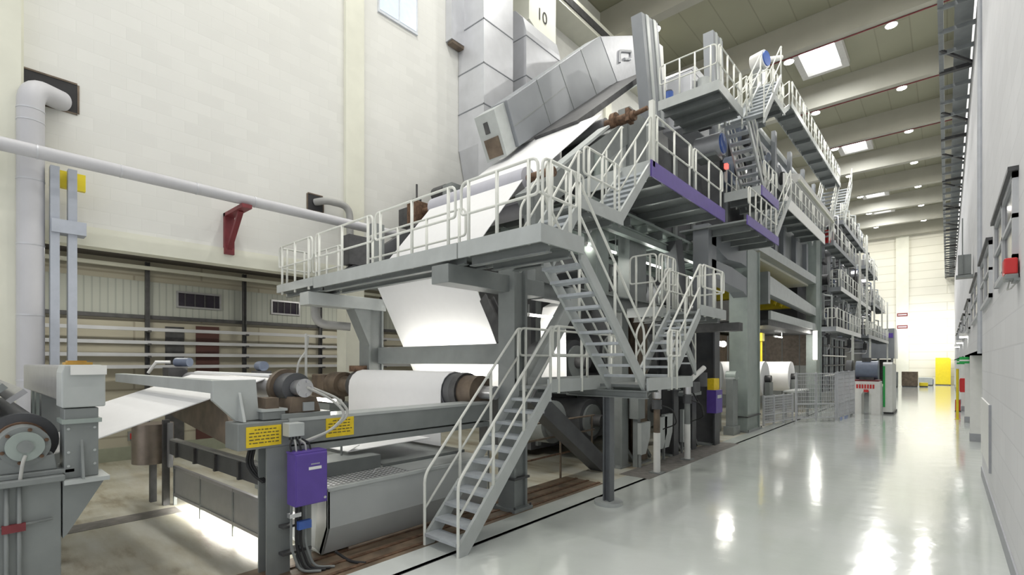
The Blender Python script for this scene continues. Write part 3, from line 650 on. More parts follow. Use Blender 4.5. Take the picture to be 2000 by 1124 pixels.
tag(MB().tube([(-6.02, 3.5, .10), (-5.98, 5.0, .12), (-5.98, 6.1, .12)], .02).build('floor_pipe', brown_m, smooth=True), 'thin brown pipe along the foot of the grey trough', 'pipe')
mat('brown_stainless', (.24, .20, .17), .35, .6, noise=.15)
# screen guard and rail across the front
t = thing('screen_guard', 'low framed screen panels standing across the front of the machine', 'guard', (-8.5, 2.72, 0))
for a, b in ((-10.55, -9.3), (-9.3, -8.0), (-8.0, -6.5)):
    y0 = 2.66+(a+10.6)*.042; y1 = 2.66+(b+10.6)*.042
    MB().beam((a+.03, y0, .44), (b-.03, y1, .44), .02, .48).build('panel', MATS['pipe_grey'], t)
    MB().beam((a, y0, .69), (b, y1, .69), .05, .05).build('rail', stain_m, t); MB().beam((a, y0, .19), (b, y1, .19), .05, .05).build('rail', stain_m, t)
    B(a-.025, a+.025, y0-.025, y0+.025, .0, .71).build('stile', frame_m, t)
B(-6.6, -6.48, 2.82, 2.86, .17, .71).build('edge', light_m, t)
t = thing('guide_rail', 'dark ribbed rail across the front above the screen panels', 'rail', (-8.4, 2.7, .95))
MB().beam((-10.4, 2.62, 1.08), (-6.4, 2.78, 1.08), .16, .24).build('box_section', body_m, t); MB().beam((-10.4, 2.60, 1.21), (-6.4, 2.76, 1.21), .10, .04).build('top_strip', MATS['pipe_grey'], t)
for k in range(5): x = -10+.85*k; B(x-.03, x+.03, 2.52+k*.034, 2.6+k*.034, .95, 1.2).build('bracket', dark_m, t)
t = thing('end_drum', 'brown stainless drum and posts at the far left end of the front rail', 'drum', (-10.9, 2.5, .8))
MB().cyl((-11.1, 2.45, .74), (-11.1, 2.45, 1.46), .32, n=32).build('shell', MATS['brown_stainless'], t, smooth=True); B(-10.72, -10.62, 2.5, 2.6, 0, 1.55).build('post', dark_m, t); B(-10.6, -10.5, 2.55, 2.62, .7, 1.5).build('post', stain_m, t)
B(-11.15, -11.05, 2.4, 2.5, 0, .74).build('stand', dark_m, t)
t = thing('coil_valve', 'blue-grey motor at the far edge of the rising web', 'motor', (-10.9, 2.9, 2.3)); MB().cyl((-11.0, 2.8, 2.60), (-10.75, 2.95, 2.60), .085, n=16).build('body', blugr_m, t, smooth=True); B(-11.1, -10.7, 2.6, 2.9, 2.3, 2.5).build('foot', dark_m, t); MB().tube([(-11, 2.7, 2.6), (-11.1, 2.5, 2.6), (-11.2, 2.4, 2.4)], .03).build('cable', white_m, t)
t = thing('coil_valve', 'small blue-grey motor on a stand beyond the slim turning roll', 'motor', (-10.6, 4.2, 0)); MB().cyl((-10.75, 4.2, 2.52), (-10.5, 4.2, 2.52), .1, n=16).build('body', blugr_m, t, smooth=True); B(-10.75, -10.5, 4.05, 4.35, 2.3, 2.42).build('foot', dark_m, t); B(-10.7, -10.55, 4.1, 4.3, 0, 2.3).build('stand', frame_m, t)
# work light tubes under the frame, plus tubes added only as fill
def tube_lamp(label, p0, p1, power, hang=None, r=.03):
    p0 = V(p0); p1 = V(p1); t = thing('fluorescent_or_fill_lamp', label, 'lamp', (p0+p1)/2)
    MB().cyl(p0, p1, r, n=10).build('tube', tube_m, t, smooth=True)
    d = (p1-p0).normalized()
    if abs(d.x) > .9:
        for p in (p0, p1): MB().cyl(p+V((0, .05, 0)), p+V((0, .05, 0))-V((0, 0, p.z-.01)), .018, n=8).build('stand_leg', frame_m, t)
    if hang:
        for p in (p0, p1): MB().cyl(p, V((p.x, p.y, hang)), .015, n=8).build('hanger', frame_m, t)
    MB().cyl(p0-d*.05, p0, r*1.3, n=10).build('cap', white_m, t); MB().cyl(p1, p1+d*.05, r*1.3, n=10).build('cap', white_m, t)
    l = bpy.data.lights.new('work_or_fill_light', 'AREA'); l.shape = 'RECTANGLE'; l.size = (p1-p0).length; l.size_y = .12; l.energy = power; l.color = (1, .97, .88)
    o = bpy.data.objects.new('work_or_fill_light', l); COL.objects.link(o)
    return o, (p0+p1)/2, d
def aim(o, loc, direction, along):
    z = -V(direction).normalized(); x = V(along)-z*V(along).dot(z); x.normalize(); y = z.cross(x)
    o.matrix_world = Matrix.Translation(loc) @ Matrix((x, y, z)).transposed().to_4x4()
o, c, d = tube_lamp('fluorescent lamp under the dark rail behind the screen panels', (-10.3, 2.98, .30), (-6.7, 2.98, .30), 170); aim(o, c+V((0, -.05, -.03)), (0, -1, -.55), d)
o, c, d = tube_lamp('fluorescent lamp behind the web roll below the cross girder', (-10, 7.15, 2.35), (-7.0, 7.15, 2.35), 120); aim(o, c+V((0, -.06, 0)), (0, .9, .5), d)
o, c, d = tube_lamp('fluorescent lamp behind the slim turning roll', (-10, 3.9, 2.0), (-7.0, 3.9, 2.0), 90); aim(o, c+V((0, -.06, 0)), (0, -1, -.1), d)
o, c, d = tube_lamp('added fill lamp hanging in the bay behind the low landing', (-6.6, 8.0, 3.6), (-6.6, 9.2, 3.6), 90, hang=3.82); aim(o, c+V((0, 0, -.06)), (-.3, .6, -1), d)  # tube added to brighten this bay, no known fitting here
# frame columns, cantilevers, cross girder, braces
def box_column(label, x0, x1, y0, y1, z1, m, z0=0., plinth=True, name='frame_column', flange=True):
    t = thing(name, label, 'column', ((x0+x1)/2, (y0+y1)/2, z0))
    if flange:
        MB().box(x0, x1, y0, y0+.05, z0, z1).box(x0, x1, y1-.05, y1, z0, z1).box(x0+.06, x1-.06, y0+.05, y1-.05, z0, z1).build('shaft', m, t)
    else: B(x0, x1, y0, y1, z0, z1).build('shaft', m, t, bevel=.01)
    if plinth:
        B(x0-.07, x1+.07, y0-.07, y1+.07, z0, z0+.06).build('base_plate', frame_m, t)
        B(x0-.03, x1+.03, y0-.03, y1+.03, z0+.55, z0+.59).build('collar', dark_m, t)
        for a in (x0-.04, x1+.04):
            for b in (y0-.04, y1+.04): MB().cyl((a, b, z0+.06), (a, b, z0+.1), .018, n=6).build('bolt', dark_m, t)
    return t
box_column('tall grey right column of the front frame behind the near stairs', -5.98, -5.6, 6.4, 6.75, 4.25, frame_m)
box_column('tall grey left column of the front frame on the far side of the web', -10.68, -10.26, 6.5, 6.9, 3.84, frame_m)
for x, nm in ((-5.92, 'right'), (-10.42, 'left')):
    t = thing('cantilever_beam', 'thick grey cantilever on the %s frame column under the front walkway' % nm, 'beam', (x, 6, 3.8))
    B(x-.20, x+.20, 5.0, 6.95 if nm == 'left' else 7.4, 3.84 if nm == 'left' else 3.83, 4.12).build('beam', frame_m if nm == 'right' else light_m, t, bevel=.01)
    if nm == 'left': MB().prism('x', x-.18, x+.18, [(6.1, 3.84), (6.5, 3.84), (6.5, 3.0)]).build('haunch', frame_m, t)
t = thing('cross_girder', 'grey girder between the frame columns under the hanging web', 'girder', (-8, 6.6, 2.5))
B(-10.26, -5.98, 6.74, 6.98, 2.56, 2.95).build('girder', frame_m, t, bevel=.012)
t = thing('diagonal_brace', 'dark diagonal brace from the right frame column up towards the web', 'brace', (-6.3, 6.6, 2.9)); MB().hbeam((-6.0, 6.6, 3.0), (-6.75, 6.9, 3.84), .2, .22, .03, (0,1,0)).build('strut', dark_m, t)
t = thing('diagonal_brace', 'pale inclined brace rising behind the right frame column', 'brace', (-5.8, 7.3, 1.8)); MB().beam((-5.8, 6.8, 2.0), (-5.8, 8.3, 3.75), .24, .26).build('strut', light_m, t); B(-5.93, -5.67, 8.2, 8.45, 3.7, 4.1).build('end_plate', light_m, t)
t = thing('diagonal_brace', 'dark leaning column under the stair landing', 'brace', (-6.2, 9.2, 0)); MB().beam((-6.3, 7.6, 1.95), (-6.3, 10.5, .0), .35, .36).build('strut', body_m, t); B(-6.5, -6.1, 10.3, 10.75, 0, .05).build('base_plate', frame_m, t)
t = thing('longitudinal_beam', 'grey longitudinal beam running back from the right frame column under the upper floor', 'beam', (-5.9, 9, 3.8)); MB().hbeam((-5.9, 7.4, 3.98), (-5.9, 15.6, 3.98), .3, .34, .03).build('beam', frame_m, t)
t = thing('old_railing', 'rusty tube railing inside the dark bay under the stair landing', 'railing', (-7.5, 9.5, 0))
for z in (.55, .95, 1.3): MB().tube([(-6.5, 7.6, z), (-6.5, 10.4, z)], .022).build('rail', rust_m if z < .9 else brown_m, t)
for y in (7.7, 9.0, 10.3): MB().cyl((-6.5, y, 0), (-6.5, y, 1.3), .024, n=8).build('post', brown_m, t)
# ------------------------------------------------------------------ STAIRS AND WALKWAYS, front
stairs('steep grey stairs from the floor up to the low landing, nearest to the camera', -5.56, -4.86, 4.42, 0, 6.45, 2.18, 11, h=1.0, nposts=4)
platform('stair_landing', 'low landing at the top of the nearest stairs', -5.6, -4.9, 6.45, 9.9, 2.2, rails=[[(-4.88, 6.5), (-4.88, 7.6)], [(-5.6, 6.5), (-5.6, 9.9)]], toes='EW', nj=3, fh=.1, jh=.1)
platform('stair_landing', 'wider low landing on a single post where two stairs meet', -4.9, -3.92, 8.0, 9.95, 2.2, rails=[[(-3.9, 8.75), (-3.9, 9.4)]], toes='EN', nj=2, fh=.1, jh=.1)
t = thing('landing_post', 'single dark steel post on a concrete foot under the low landing', 'post', (-4.66, 7.95, 0))
MB().hbeam((-4.66, 7.95, .06), (-4.66, 7.95, 1.96), .15, .15, .025, (1,0,0)).build('shaft', post_m, t)
MB().cyl((-4.66, 7.95, 0), (-4.66, 7.95, .06), .26, n=28).build('foot', light_m, t)
MB().hbeam((-5.55, 7.95, 2.03), (-3.9, 7.95, 2.03), .14, .14, .02).build('head_beam', frame_m, t)
stairs('steep grey stairs from the low landing up to the near corner of the front walkway', -4.66, -3.98, 8.0, 2.2, 5.98, 4.22, 10, h=.98, nposts=3)
stairs('short grey stairs climbing right from the low landing to the side platform', -4.62, -3.95, 8.95, 2.2, 10.5, 3.68, 8, h=1.0, nposts=3, rails='LR')
platform('platform', 'small railed side platform at the top of the short right stairs', -4.75, -3.93, 10.5, 12.0, 3.7, rails=[[(-3.93, 10.55), (-3.93, 12.0)], [(-3.95, 12.0), (-4.75, 12.0)], [(-4.75, 10.5), (-4.75, 12.0)]], toes='EN', nj=2, sp=.6, fh=.1)
tag(B(-6.0, -3.7, 12.3, 12.6, 3.35, 3.55).build('support_beam', dark_m), 'dark cross beam under the small side platform', 'beam')
platform('stair_landing', 'tall-railed inner landing behind the steep stairs', -5.7, -4.95, 10.6, 11.7, 3.75, rails=[[(-5.7, 10.65), (-4.95, 10.65)], [(-4.95, 10.65), (-4.95, 11.65)]], toes='SE', nj=2, sp=.5, fh=.1, h=1.35)
stairs('inner stairs dropping behind the steep stairs from the tall-railed landing', -5.6, -5.0, 13.0, 2.4, 11.7, 3.75, 6, h=1.0, nposts=2)
# front walkway
platform('walkway', 'railed near end of the front walkway at the head of the steep stairs', -5.5, -3.95, 5.03, 5.98, 4.28, rails=[[(-5.5, 5.03), (-3.95, 5.03)], [(-3.95, 5.03), (-3.95, 5.9)]], toes='SE', nj=2, jd='x', fh=.12, sp=.75, jh=.16)
platform('walkway', 'long middle span of the front walkway across the web', -10.0, -5.53, 5.03, 5.85, 4.28, rails=[[(-10.0, 5.03), (-5.55, 5.03)], [(-9.3, 5.85), (-6.2, 5.85)]], toes='SN', nj=2, jd='x', fh=.12, sp=1.0, jh=.12)
platform('walkway', 'far left span of the front walkway near the wall', -11.75, -10.04, 5.03, 5.85, 4.28, rails=[[(-11.75, 5.03), (-10.06, 5.03)], [(-11.75, 5.03), (-11.75, 5.85)], [(-11.75, 5.85), (-10.3, 5.85)]], toes='SWN', nj=2, jd='x', fh=.06, sp=.85, jh=.1)
platform('walkway', 'inner walkway running back from the near corner of the front walkway', -5.5, -4.72, 5.98, 6.5, 4.28, toes='', nj=1, jh=.1)
# up to the second landing and purple gallery
stairs('short grey stairs from the front walkway to the landing below the purple gallery', -5.42, -4.75, 6.35, 4.28, 7.1, 5.28, 5, h=.95, nposts=2, rails='LR')
platform('stair_landing', 'small railed landing between the front walkway and the purple gallery', -5.5, -4.7, 7.1, 8.5, 5.35, rails=[[(-4.7, 7.15), (-4.7, 8.45)], [(-5.5, 7.15), (-5.5, 8.45)]], toes='EW', nj=2, sp=.6, fh=.12)
stairs('grey stairs from the upper landing to the purple gallery', -5.42, -4.75, 8.5, 5.35, 9.8, 6.78, 8, h=1.05, nposts=3)
platform('gallery', 'gallery with a broad purple edge beam and grey rails', -6.55, -4.72, 9.8, 14.35, 6.78, rails=[[(-4.72, 9.9), (-4.72, 14.3)]], toes='SE', nj=4, jd='x', fascia=purple_m, fh=.23, sp=1.0, h=1.15, jh=.2)
t = thing('corner_post', 'thick pale post at the near corner of the purple gallery', 'post', (-4.74, 9.9, 6.78)); B(-4.79, -4.69, 9.84, 9.94, 6.78, 8.2).build('shaft', rail_m, t)
platform('gallery', 'lower rear gallery with a purple edge behind the first purple beam', -6.4, -4.38, 15.3, 18.8, 6.78, rails=[[(-4.38, 15.4), (-4.38, 18.7)]], toes='E', nj=4, jd='x', fascia=purple_m, fh=.16, sp=.7, jh=.2)
platform('stair_landing', 'stair landing with a short purple edge above the rear gallery', -5.5, -4.38, 16.8, 18.8, 8.05, rails=[[(-4.38, 17.0), (-4.38, 18.75)], [(-5.5, 16.8), (-5.5, 18.75)]], toes='SE', nj=2, jd='x', fascia=purple_m, fh=.19, sp=.6, jh=.2)
stairs('steep stairs from the short purple landing up to the top gallery', -5.25, -4.6, 18.3, 8.05, 16.05, 10.2, 10, h=1.0, nposts=3)
platform('gallery', 'topmost front gallery with a ribbed grey underside', -6.45, -4.72, 13.9, 16.0, 10.25, rails=[[(-6.45, 13.9), (-4.72, 13.9)], [(-4.72, 13.9), (-4.72, 16.0)]], toes='SE', nj=3, jd='x', fh=.16, sp=.6, h=1.15, jh=.2, deck_m=frame_m)
stairs('stairs climbing from the topmost front gallery to the roof landing', -5.6, -4.9, 16.6, 10.25, 19.5, 12.2, 10, h=1.05, nposts=4)
stairs('second flight beside the top gallery leaning towards the hall aisle', -4.72, -4.1, 16.0, 9.9, 18.0, 12.0, 9, h=1.0, nposts=3)
platform('stair_landing', 'narrow landing between the top gallery and the high walkway', -5.7, -4.72, 19.6, 21.2, 12.25, rails=[[(-4.72, 19.6), (-4.72, 21.2)], [(-5.7, 19.6), (-4.75, 19.6)]], toes='SE', nj=2, jd='x', fh=.12, sp=.5, deck_m=frame_m)
stairs('short steps from the narrow landing to the high walkway', -5.35, -4.8, 21.2, 12.25, 22.4, 13.0, 4, h=1.0, nposts=2)
platform('walkway', 'long high walkway with a panelled grey underside above the dryers', -5.4, -4.72, 22.4, 34.5, 13.0, rails=[[(-4.72, 22.4), (-4.72, 34.5)], [(-5.4, 22.4), (-5.4, 34.5)]], toes='EW', nj=8, jd='x', fh=.12, sp=.8, deck_m=frame_m, jh=.16)
# mid level outer walkway with white boards
stairs('zigzag stairs from the rear gallery to the white-boarded walkway', -5.1, -4.5, 19.0, 6.95, 21.2, 8.95, 9, h=1.0, nposts=3)
platform('boarded_walkway', 'walkway with broad white kick boards beside the dryer section', -5.7, -4.72, 21.3, 29.5, 9.0, rails=[[(-4.72, 21.4), (-4.72, 29.4)]], toes='E', nj=6, jd='x', fascia=white_m, fh=.36, sp=.8, jh=.2)
t = thing('light_canopy', 'long pale sloping canopy box above the white-boarded walkway', 'canopy', (-4.9, 27.5, 10.0))
MB().prism('y', 23.6, 32, [(-5.3, 10.1), (-4.75, 10.25), (-4.65, 10.55), (-5.3, 10.75)]).build('cover', white_m, t); B(-4.74, -4.63, 23.6, 32, 10.25, 10.32).build('edge_strip', cream_m, t)
# ------------------------------------------------------------------ HOOD, DUCTS, UPPER ROLLS
t = thing('wall_duct', 'big square sheet-metal air duct standing against the left wall', 'duct', (-11.6, 11.8, 8.4))
B(-12.18, -11.0, 11.1, 12.5, 9.6, 18.6).build('shaft', galv_m, t)
MB().prism('x', -12.15, -11.0, [(11.1, 9.6), (12.5, 9.6), (12.5, 8.9), (12.2, 8.4), (11.5, 7.9)]).build('hopper_bottom', galv_m, t)
MB().prism('y', 11.06, 12.2, [(-11.2, 10.5), (-10.95, 10.5), (-10.2, 9.9), (-10.25, 8.7), (-11.2, 8.0)]).build('elbow', galv_m, t)
B(-12.19, -11.9, 10.55, 11.12, 13.0, 18.4).build('side_box', galv_m, t)
B(-12.15, -11.92, 10.6, 11.1, 12.9, 13.0).build('opening', brown_m, t)
for z in (10.8, 12.1, 13.5, 15.0):
    MB().box(-12.19, -10.985, 11.085, 11.10, z, z+.03).box(-11.0, -10.985, 11.085, 12.5, z, z+.03).build('seam', hood_m, t)
t = thing('wall_duct', 'second sheet-metal air duct with a rounded top edge beyond the big square one', 'duct', (-11.6, 14, 9))
MB().prism('y', 13.2, 15.2, [(-12.18, 9), (-11.0, 9), (-11.0, 14.2), (-11.15, 14.7), (-11.5, 15.1), (-12.18, 15.3)]).build('shaft', galv_m, t)
for z in (11, 12.6, 14): B(-12.1, -10.985, 13.19, 15.2, z, z+.03).build('seam', hood_m, t)
HX0, HX1 = -9.95, -9.3
t = thing('inclined_hood', 'long grey panelled hood sloping up over the white web', 'hood', (-10, 13, 9))
MB().prism('x', HX0, HX1, [(10.3, 10.0), (15.28, 14.27), (16.48, 13.14), (10.85, 8.87)]).build('casing', hood_m, t, bevel=.02)
for k in (.27, .5, .75):
    y0, z0 = 10.3+4.98*k, 10.0+4.27*k; y1, z1 = 10.85+5.63*k, 8.87+4.27*k
    MB().beam((HX1+.004, y0, z0), (HX1+.004, y1, z1), .03, .012, (1,0,0)).build('seam', frame_m, t)
MB().beam((HX1+.004, 10.6, 9.35), (HX1+.004, 13.2, 11.6), .03, .012, (1,0,0)).build('seam', frame_m, t)
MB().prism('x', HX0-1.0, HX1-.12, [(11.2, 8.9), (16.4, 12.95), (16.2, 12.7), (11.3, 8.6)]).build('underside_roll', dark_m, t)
MB().prism('x', HX0, HX1+.01, [(15.30, 14.27), (17.9, 15.6), (18.7, 14.5), (16.50, 13.14)]).build('end_section', mat('hood_end_sheet', (.42, .43, .46), .45, .15, noise=.05), t, bevel=.02)
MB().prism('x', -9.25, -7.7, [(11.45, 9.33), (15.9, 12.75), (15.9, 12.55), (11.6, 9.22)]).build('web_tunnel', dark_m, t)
MB().tube(round_poly([(HX1+.05, 16.6, 13.9), (HX1+.05, 16.6, 14.35), (HX1+.05, 17.5, 14.75), (HX1+.05, 17.5, 14.45), (HX1+.05, 16.95, 14.2)], .1), .05).build('pipe_loop', galv_m, t, smooth=True)
MB().prism('x', HX0+.1, HX1-.05, [(16.6, 13.1), (18.6, 14.4), (18.65, 14.05), (16.8, 12.8)]).build('lower_tray', green_m, t)
t = thing('hood_inlet', 'pale connecting box with a louvre between the wall duct and the sloping hood', 'duct', (-11, 11, 8.5))
MB().prism('x', -10.2, -9.42, [(9.9, 9.62), (10.32, 9.98), (10.84, 8.86), (10.45, 8.5)]).build('box', light_m, t)
MB().beam((-9.85, 10.0, 9.42), (-9.85, 10.12, 9.14), .16, .04, (0, -1, -.4)).build('louvre', dark_m, t); MB().beam((-9.8, 10.18, 9.02), (-9.8, 10.42, 8.56), .55, .03, (0, -1, -.5)).build('opening', brown_m, t)
roll('long lavender roll above the front walkway turning the web upward', -10.3, -7.05, 8.55, 6.72, .27, rollp_m, .11, .7, jm=rust_m)
roll('white covered roll just behind the lavender roll', -10.2, -7.05, 9.05, 6.3, .22, rollp_m, .1, .5)
roll('brown-ended roll at the top of the steep white web', -10.2, -6.95, 11.75, 9.05, .2, stain_m, .13, .2, jm=rust_m)
t = thing('rusty_shaft', 'rusty shaft and clamp sticking out beside the top of the steep web', 'shaft', (-6.3, 11.75, 9)); MB().cyl((-6.75, 11.75, 9.05), (-6.62, 11.75, 9.05), .24, n=20).build('flange', rust_m, t, smooth=True); MB().cyl((-6.62, 11.75, 9.05), (-6.1, 11.75, 9.05), .13, n=16).build('shaft', rust_m, t, smooth=True); B(-6.32, -6.2, 11.6, 11.9, 8.9, 9.25).build('clamp', rust_m, t, bevel=.02)
MB().cyl((-6.1, 11.75, 9.08), (-5.75, 11.75, 9.12), .06, n=10).build('spindle', rust_m, t)
t = thing('wall_valve', 'small black valve with a thin pipe on the left wall above the lavender roll', 'valve', (-12, 9, 7)); MB().tube([(-12.2, 9.2, 7.4), (-11.9, 9.2, 7.4), (-11.7, 9.25, 7.25), (-11.6, 9.28, 7.1)], .04).build('pipe', dark_m, t); MB().cyl((-11.95, 9.2, 7.35), (-11.95, 9.2, 7.95), .03, n=8).build('stem', dark_m, t); B(-12.05, -11.85, 9.1, 9.3, 7.3, 7.5).build('body', dark_m, t)
t = thing('drive_motor', 'dark grey motor at the far end of the lavender roll under the duct', 'motor', (-11.2, 9.6, 7.2)); MB().cyl((-11.5, 9.6, 7.6), (-11.0, 9.6, 7.6), .24, n=20).build('body', dark_m, t, smooth=True); B(-11.0, -10.6, 9.4, 9.8, 7.4, 7.75).build('gearbox', frame_m, t); B(-11.5, -10.6, 9.3, 9.9, 7.2, 7.38).build('foot', frame_m, t)
t = thing('roll_support', 'rusty dark bearing block at the left end of the lavender roll', 'bearing', (-11, 8.5, 6.4)); B(-11.1, -10.75, 8.2, 8.9, 6.35, 7.0).build('block', rust_m, t, bevel=.03); B(-11.6, -11.1, 8.3, 8.8, 6.4, 6.9).build('coupling', dark_m, t)
t = thing('support_arm', 'dark arm below the left end of the lavender roll', 'arm', (-10.7, 7.4, 5)); MB().beam((-10.6, 6.2, 4.6), (-10.6, 8.7, 6.4), .2, .45).build('arm', body_m, t); MB().beam((-10.6, 6.9, 4.4), (-10.6, 6.9, 6.0), .3, .3).build('leg', frame_m, t); B(-10.75, -10.45, 6.1, 6.6, 4.9, 5.6).build('gearbox', dark_m, t)
# inclined side frame of the upper section
t = thing('web_carrier', 'grey inclined side frame carrying the steep web', 'frame', (-6.7, 9, 6))
MB().beam((-6.7, 8.0, 5.9), (-6.7, 12.6, 9.2), .3, .55).build('girder', frame_m, t); MB().beam((-6.7, 8.2, 6.35), (-6.7, 11.2, 8.7), .34, .06).build('flange', light_m, t)
B(-6.8, -6.5, 8.1, 8.7, 4.2, 6.2).build('leg', frame_m, t); B(-6.85, -6.5, 10.5, 11.1, 4.2, 7.8).build('leg', green_m, t); B(-6.85, -6.5, 12.2, 13.2, 4.2, 9.6).build('leg', frame_m, t)
MB().prism('x', -6.9, -6.6, [(11.2, 8.0), (12.6, 9.0), (14.2, 10.0), (14.2, 8.3), (12.5, 7.0)]).build('plate', light_m, t)
t = thing('drive_motor', 'blue-faced motor hanging under the topmost front gallery', 'motor', (-5.5, 16.3, 9.3)); MB().cyl((-6.2, 16.3, 9.62), (-5.4, 16.3, 9.62), .36, n=28).build('body', galv_m, t, smooth=True); MB().cyl((-5.4, 16.3, 9.62), (-5.36, 16.3, 9.62), .31, n=28).build('fan_cover', blue_m, t, smooth=True); B(-6.2, -5.5, 16.0, 16.6, 9.2, 9.3).build('foot', frame_m, t)
t = thing('signal_lamp', 'small glowing red signal lamp below the blue-faced motor', 'lamp', (-5.35, 16.7, 9.0)); B(-5.45, -5.35, 16.6, 16.75, 8.92, 9.07).build('lens', redlamp_m, t); B(-5.55, -5.45, 16.55, 16.8, 8.88, 9.1).build('housing', black_m, t)
t = thing('drive_motor', 'white motor with a blue fan cover on top of the dryer section', 'motor', (-5.5, 21.8, 14.2)); MB().cyl((-6.0, 21.85, 14.88), (-5.5, 21.75, 14.9), .36, n=28).build('body', white_m, t, smooth=True); MB().cyl((-5.5, 21.75, 14.9), (-5.45, 21.74, 14.9), .29, n=28).build('fan_cover', blue_m, t, smooth=True); B(-6.0, -5.6, 21.6, 22.1, 12.3, 14.56).build('pedestal', frame_m, t); MB().cyl((-5.6, 22.2, 15.1), (-5.2, 22.9, 15.35), .1, n=12).build('terminal', white_m, t)
# leaning columns and boxes on the top gallery
def lean(label, y0, z0, y1, z1, x0, x1, w, m, grooves=True):
    t = thing('guide_column', label, 'column', ((x0+x1)/2, y0, z0)); xm = (x0+x1)/2
    MB().beam((xm, y0, z0), (xm, y1, z1), x1-x0, w).build('shaft', m, t)
    d = (V((0, y1-y0, z1-z0))).normalized(); n = V((0, -d.z, d.y))
    for k in (-.25, .2): MB().beam(V((x1+.015, y0, z0))+n*w*k, V((x1+.015, y1, z1))+n*w*k, .03, w*.16).build('rib', light_m, t)
lean('broad grey guide column leaning at the upper end of the sloping hood', 15.0, 10.2, 14.35, 13.35, -7.3, -6.95, 1.15, hood_m)
lean('second grey guide column behind the topmost rails', 18.4, 10.2, 18.1, 14.3, -6.5, -6.15, 1.0, hood_m)
t = thing('white_cabinet', 'tall white tilted cabinet beside the leaning guide column', 'cabinet', (-7.6, 16, 10.5)); MB().beam((-7.7, 16.4, 9.7), (-7.7, 15.9, 13.6), .5, 1.05).build('case', white_m, t, bevel=.02); MB().beam((-7.44, 16.3, 11.6), (-7.44, 16.27, 12.0), .03, .14).build('handle', dark_m, t)
t = thing('drive_housing', 'pale lilac drive housing behind the topmost front rails', 'housing', (-6.6, 16.6, 10.3)); B(-7.2, -6.2, 15.8, 17.4, 10.3, 12.1).build('case', galv_m, t, bevel=.04); MB().prism('x', -7.2, -6.2, [(15.8, 12.1), (17.4, 12.1), (17.1, 12.35), (16.1, 12.35)]).build('lid', galv_m, t)
t = thing('drive_motor', 'small pale motor with a dark shaft on the topmost front gallery', 'motor', (-6, 16.4, 10.3)); MB().cyl((-6.0, 16.3, 11.2), (-6.0, 16.3, 11.9), .2, n=18).build('body', light_m, t, smooth=True); MB().cyl((-6.0, 16.3, 10.8), (-6.0, 16.3, 11.2), .14, n=14).build('shaft', dark_m, t); B(-6.2, -5.8, 16.1, 16.5, 10.3, 10.8).build('foot', dark_m, t)
t = thing('blue_drum', 'narrow blue drum on the corner of the topmost front gallery', 'drum', (-6.3, 14.4, 10.25)); MB().cyl((-6.3, 14.3, 10.25), (-6.3, 14.3, 10.75), .13, n=16).build('body', blue_m, t, smooth=True); MB().cyl((-6.3, 14.3, 10.75), (-6.3, 14.3, 10.8), .1, n=16).build('lid', dark_m, t)

# ------------------------------------------------------------------ MACHINE BODY BEHIND THE FRONT FRAME
t = thing('intermediate_floor', 'dark ribbed intermediate floor under the purple gallery', 'floor plate', (-8.3, 14, 6.2))
B(-10.4, -6.1, 9.4, 22.5, 6.35, 6.42).build('plate', green_m, t)
for k in range(14): y = 9.6+.95*k; MB().hbeam((-10.3, y, 6.22), (-6.1, y, 6.22), .14, .24, .02).build('joist', green_m if k % 2 else frame_m, t)
for x in (-6.3, -7.5, -8.7): MB().hbeam((x, 9.4, 6.0), (x, 22.5, 6.0), .16, .22, .02).build('bearer', green_m, t)
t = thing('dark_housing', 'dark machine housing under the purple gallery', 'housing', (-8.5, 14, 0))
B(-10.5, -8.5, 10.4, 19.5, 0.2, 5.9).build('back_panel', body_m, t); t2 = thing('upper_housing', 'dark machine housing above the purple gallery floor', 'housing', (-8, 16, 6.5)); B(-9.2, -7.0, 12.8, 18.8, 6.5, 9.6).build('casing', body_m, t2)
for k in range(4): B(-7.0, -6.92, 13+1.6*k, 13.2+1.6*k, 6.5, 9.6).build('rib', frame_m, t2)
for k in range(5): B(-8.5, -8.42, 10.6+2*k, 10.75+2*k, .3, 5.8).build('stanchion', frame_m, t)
pos = [(9.3, 1.2, .5), (10.9, 1.1, .55), (12.6, 1.3, .6), (14.3, 1.2, .6), (10.2, 2.6, .55), (11.9, 2.9, .6), (13.8, 2.8, .6), (15.8, 2.4, .55), (11.3, 4.6, .5), (13.2, 4.7, .5), (15.2, 4.6, .5), (17, 4.4, .5)]
ord_ = ['first', 'second', 'third', 'fourth', 'fifth', 'sixth', 'seventh', 'eighth', 'ninth', 'tenth', 'eleventh', 'twelfth']
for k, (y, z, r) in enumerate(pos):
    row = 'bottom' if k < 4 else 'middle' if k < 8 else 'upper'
    roll('dark press roll in the shadowy bay under the gallery, %s of the %s row' % (ord_[k % 4], row), -8.1, -6.9, y, z, r, body_m if k % 3 else frame_m, .16, .35, ends=frame_m, group='press rolls under the gallery', name='press_roll')
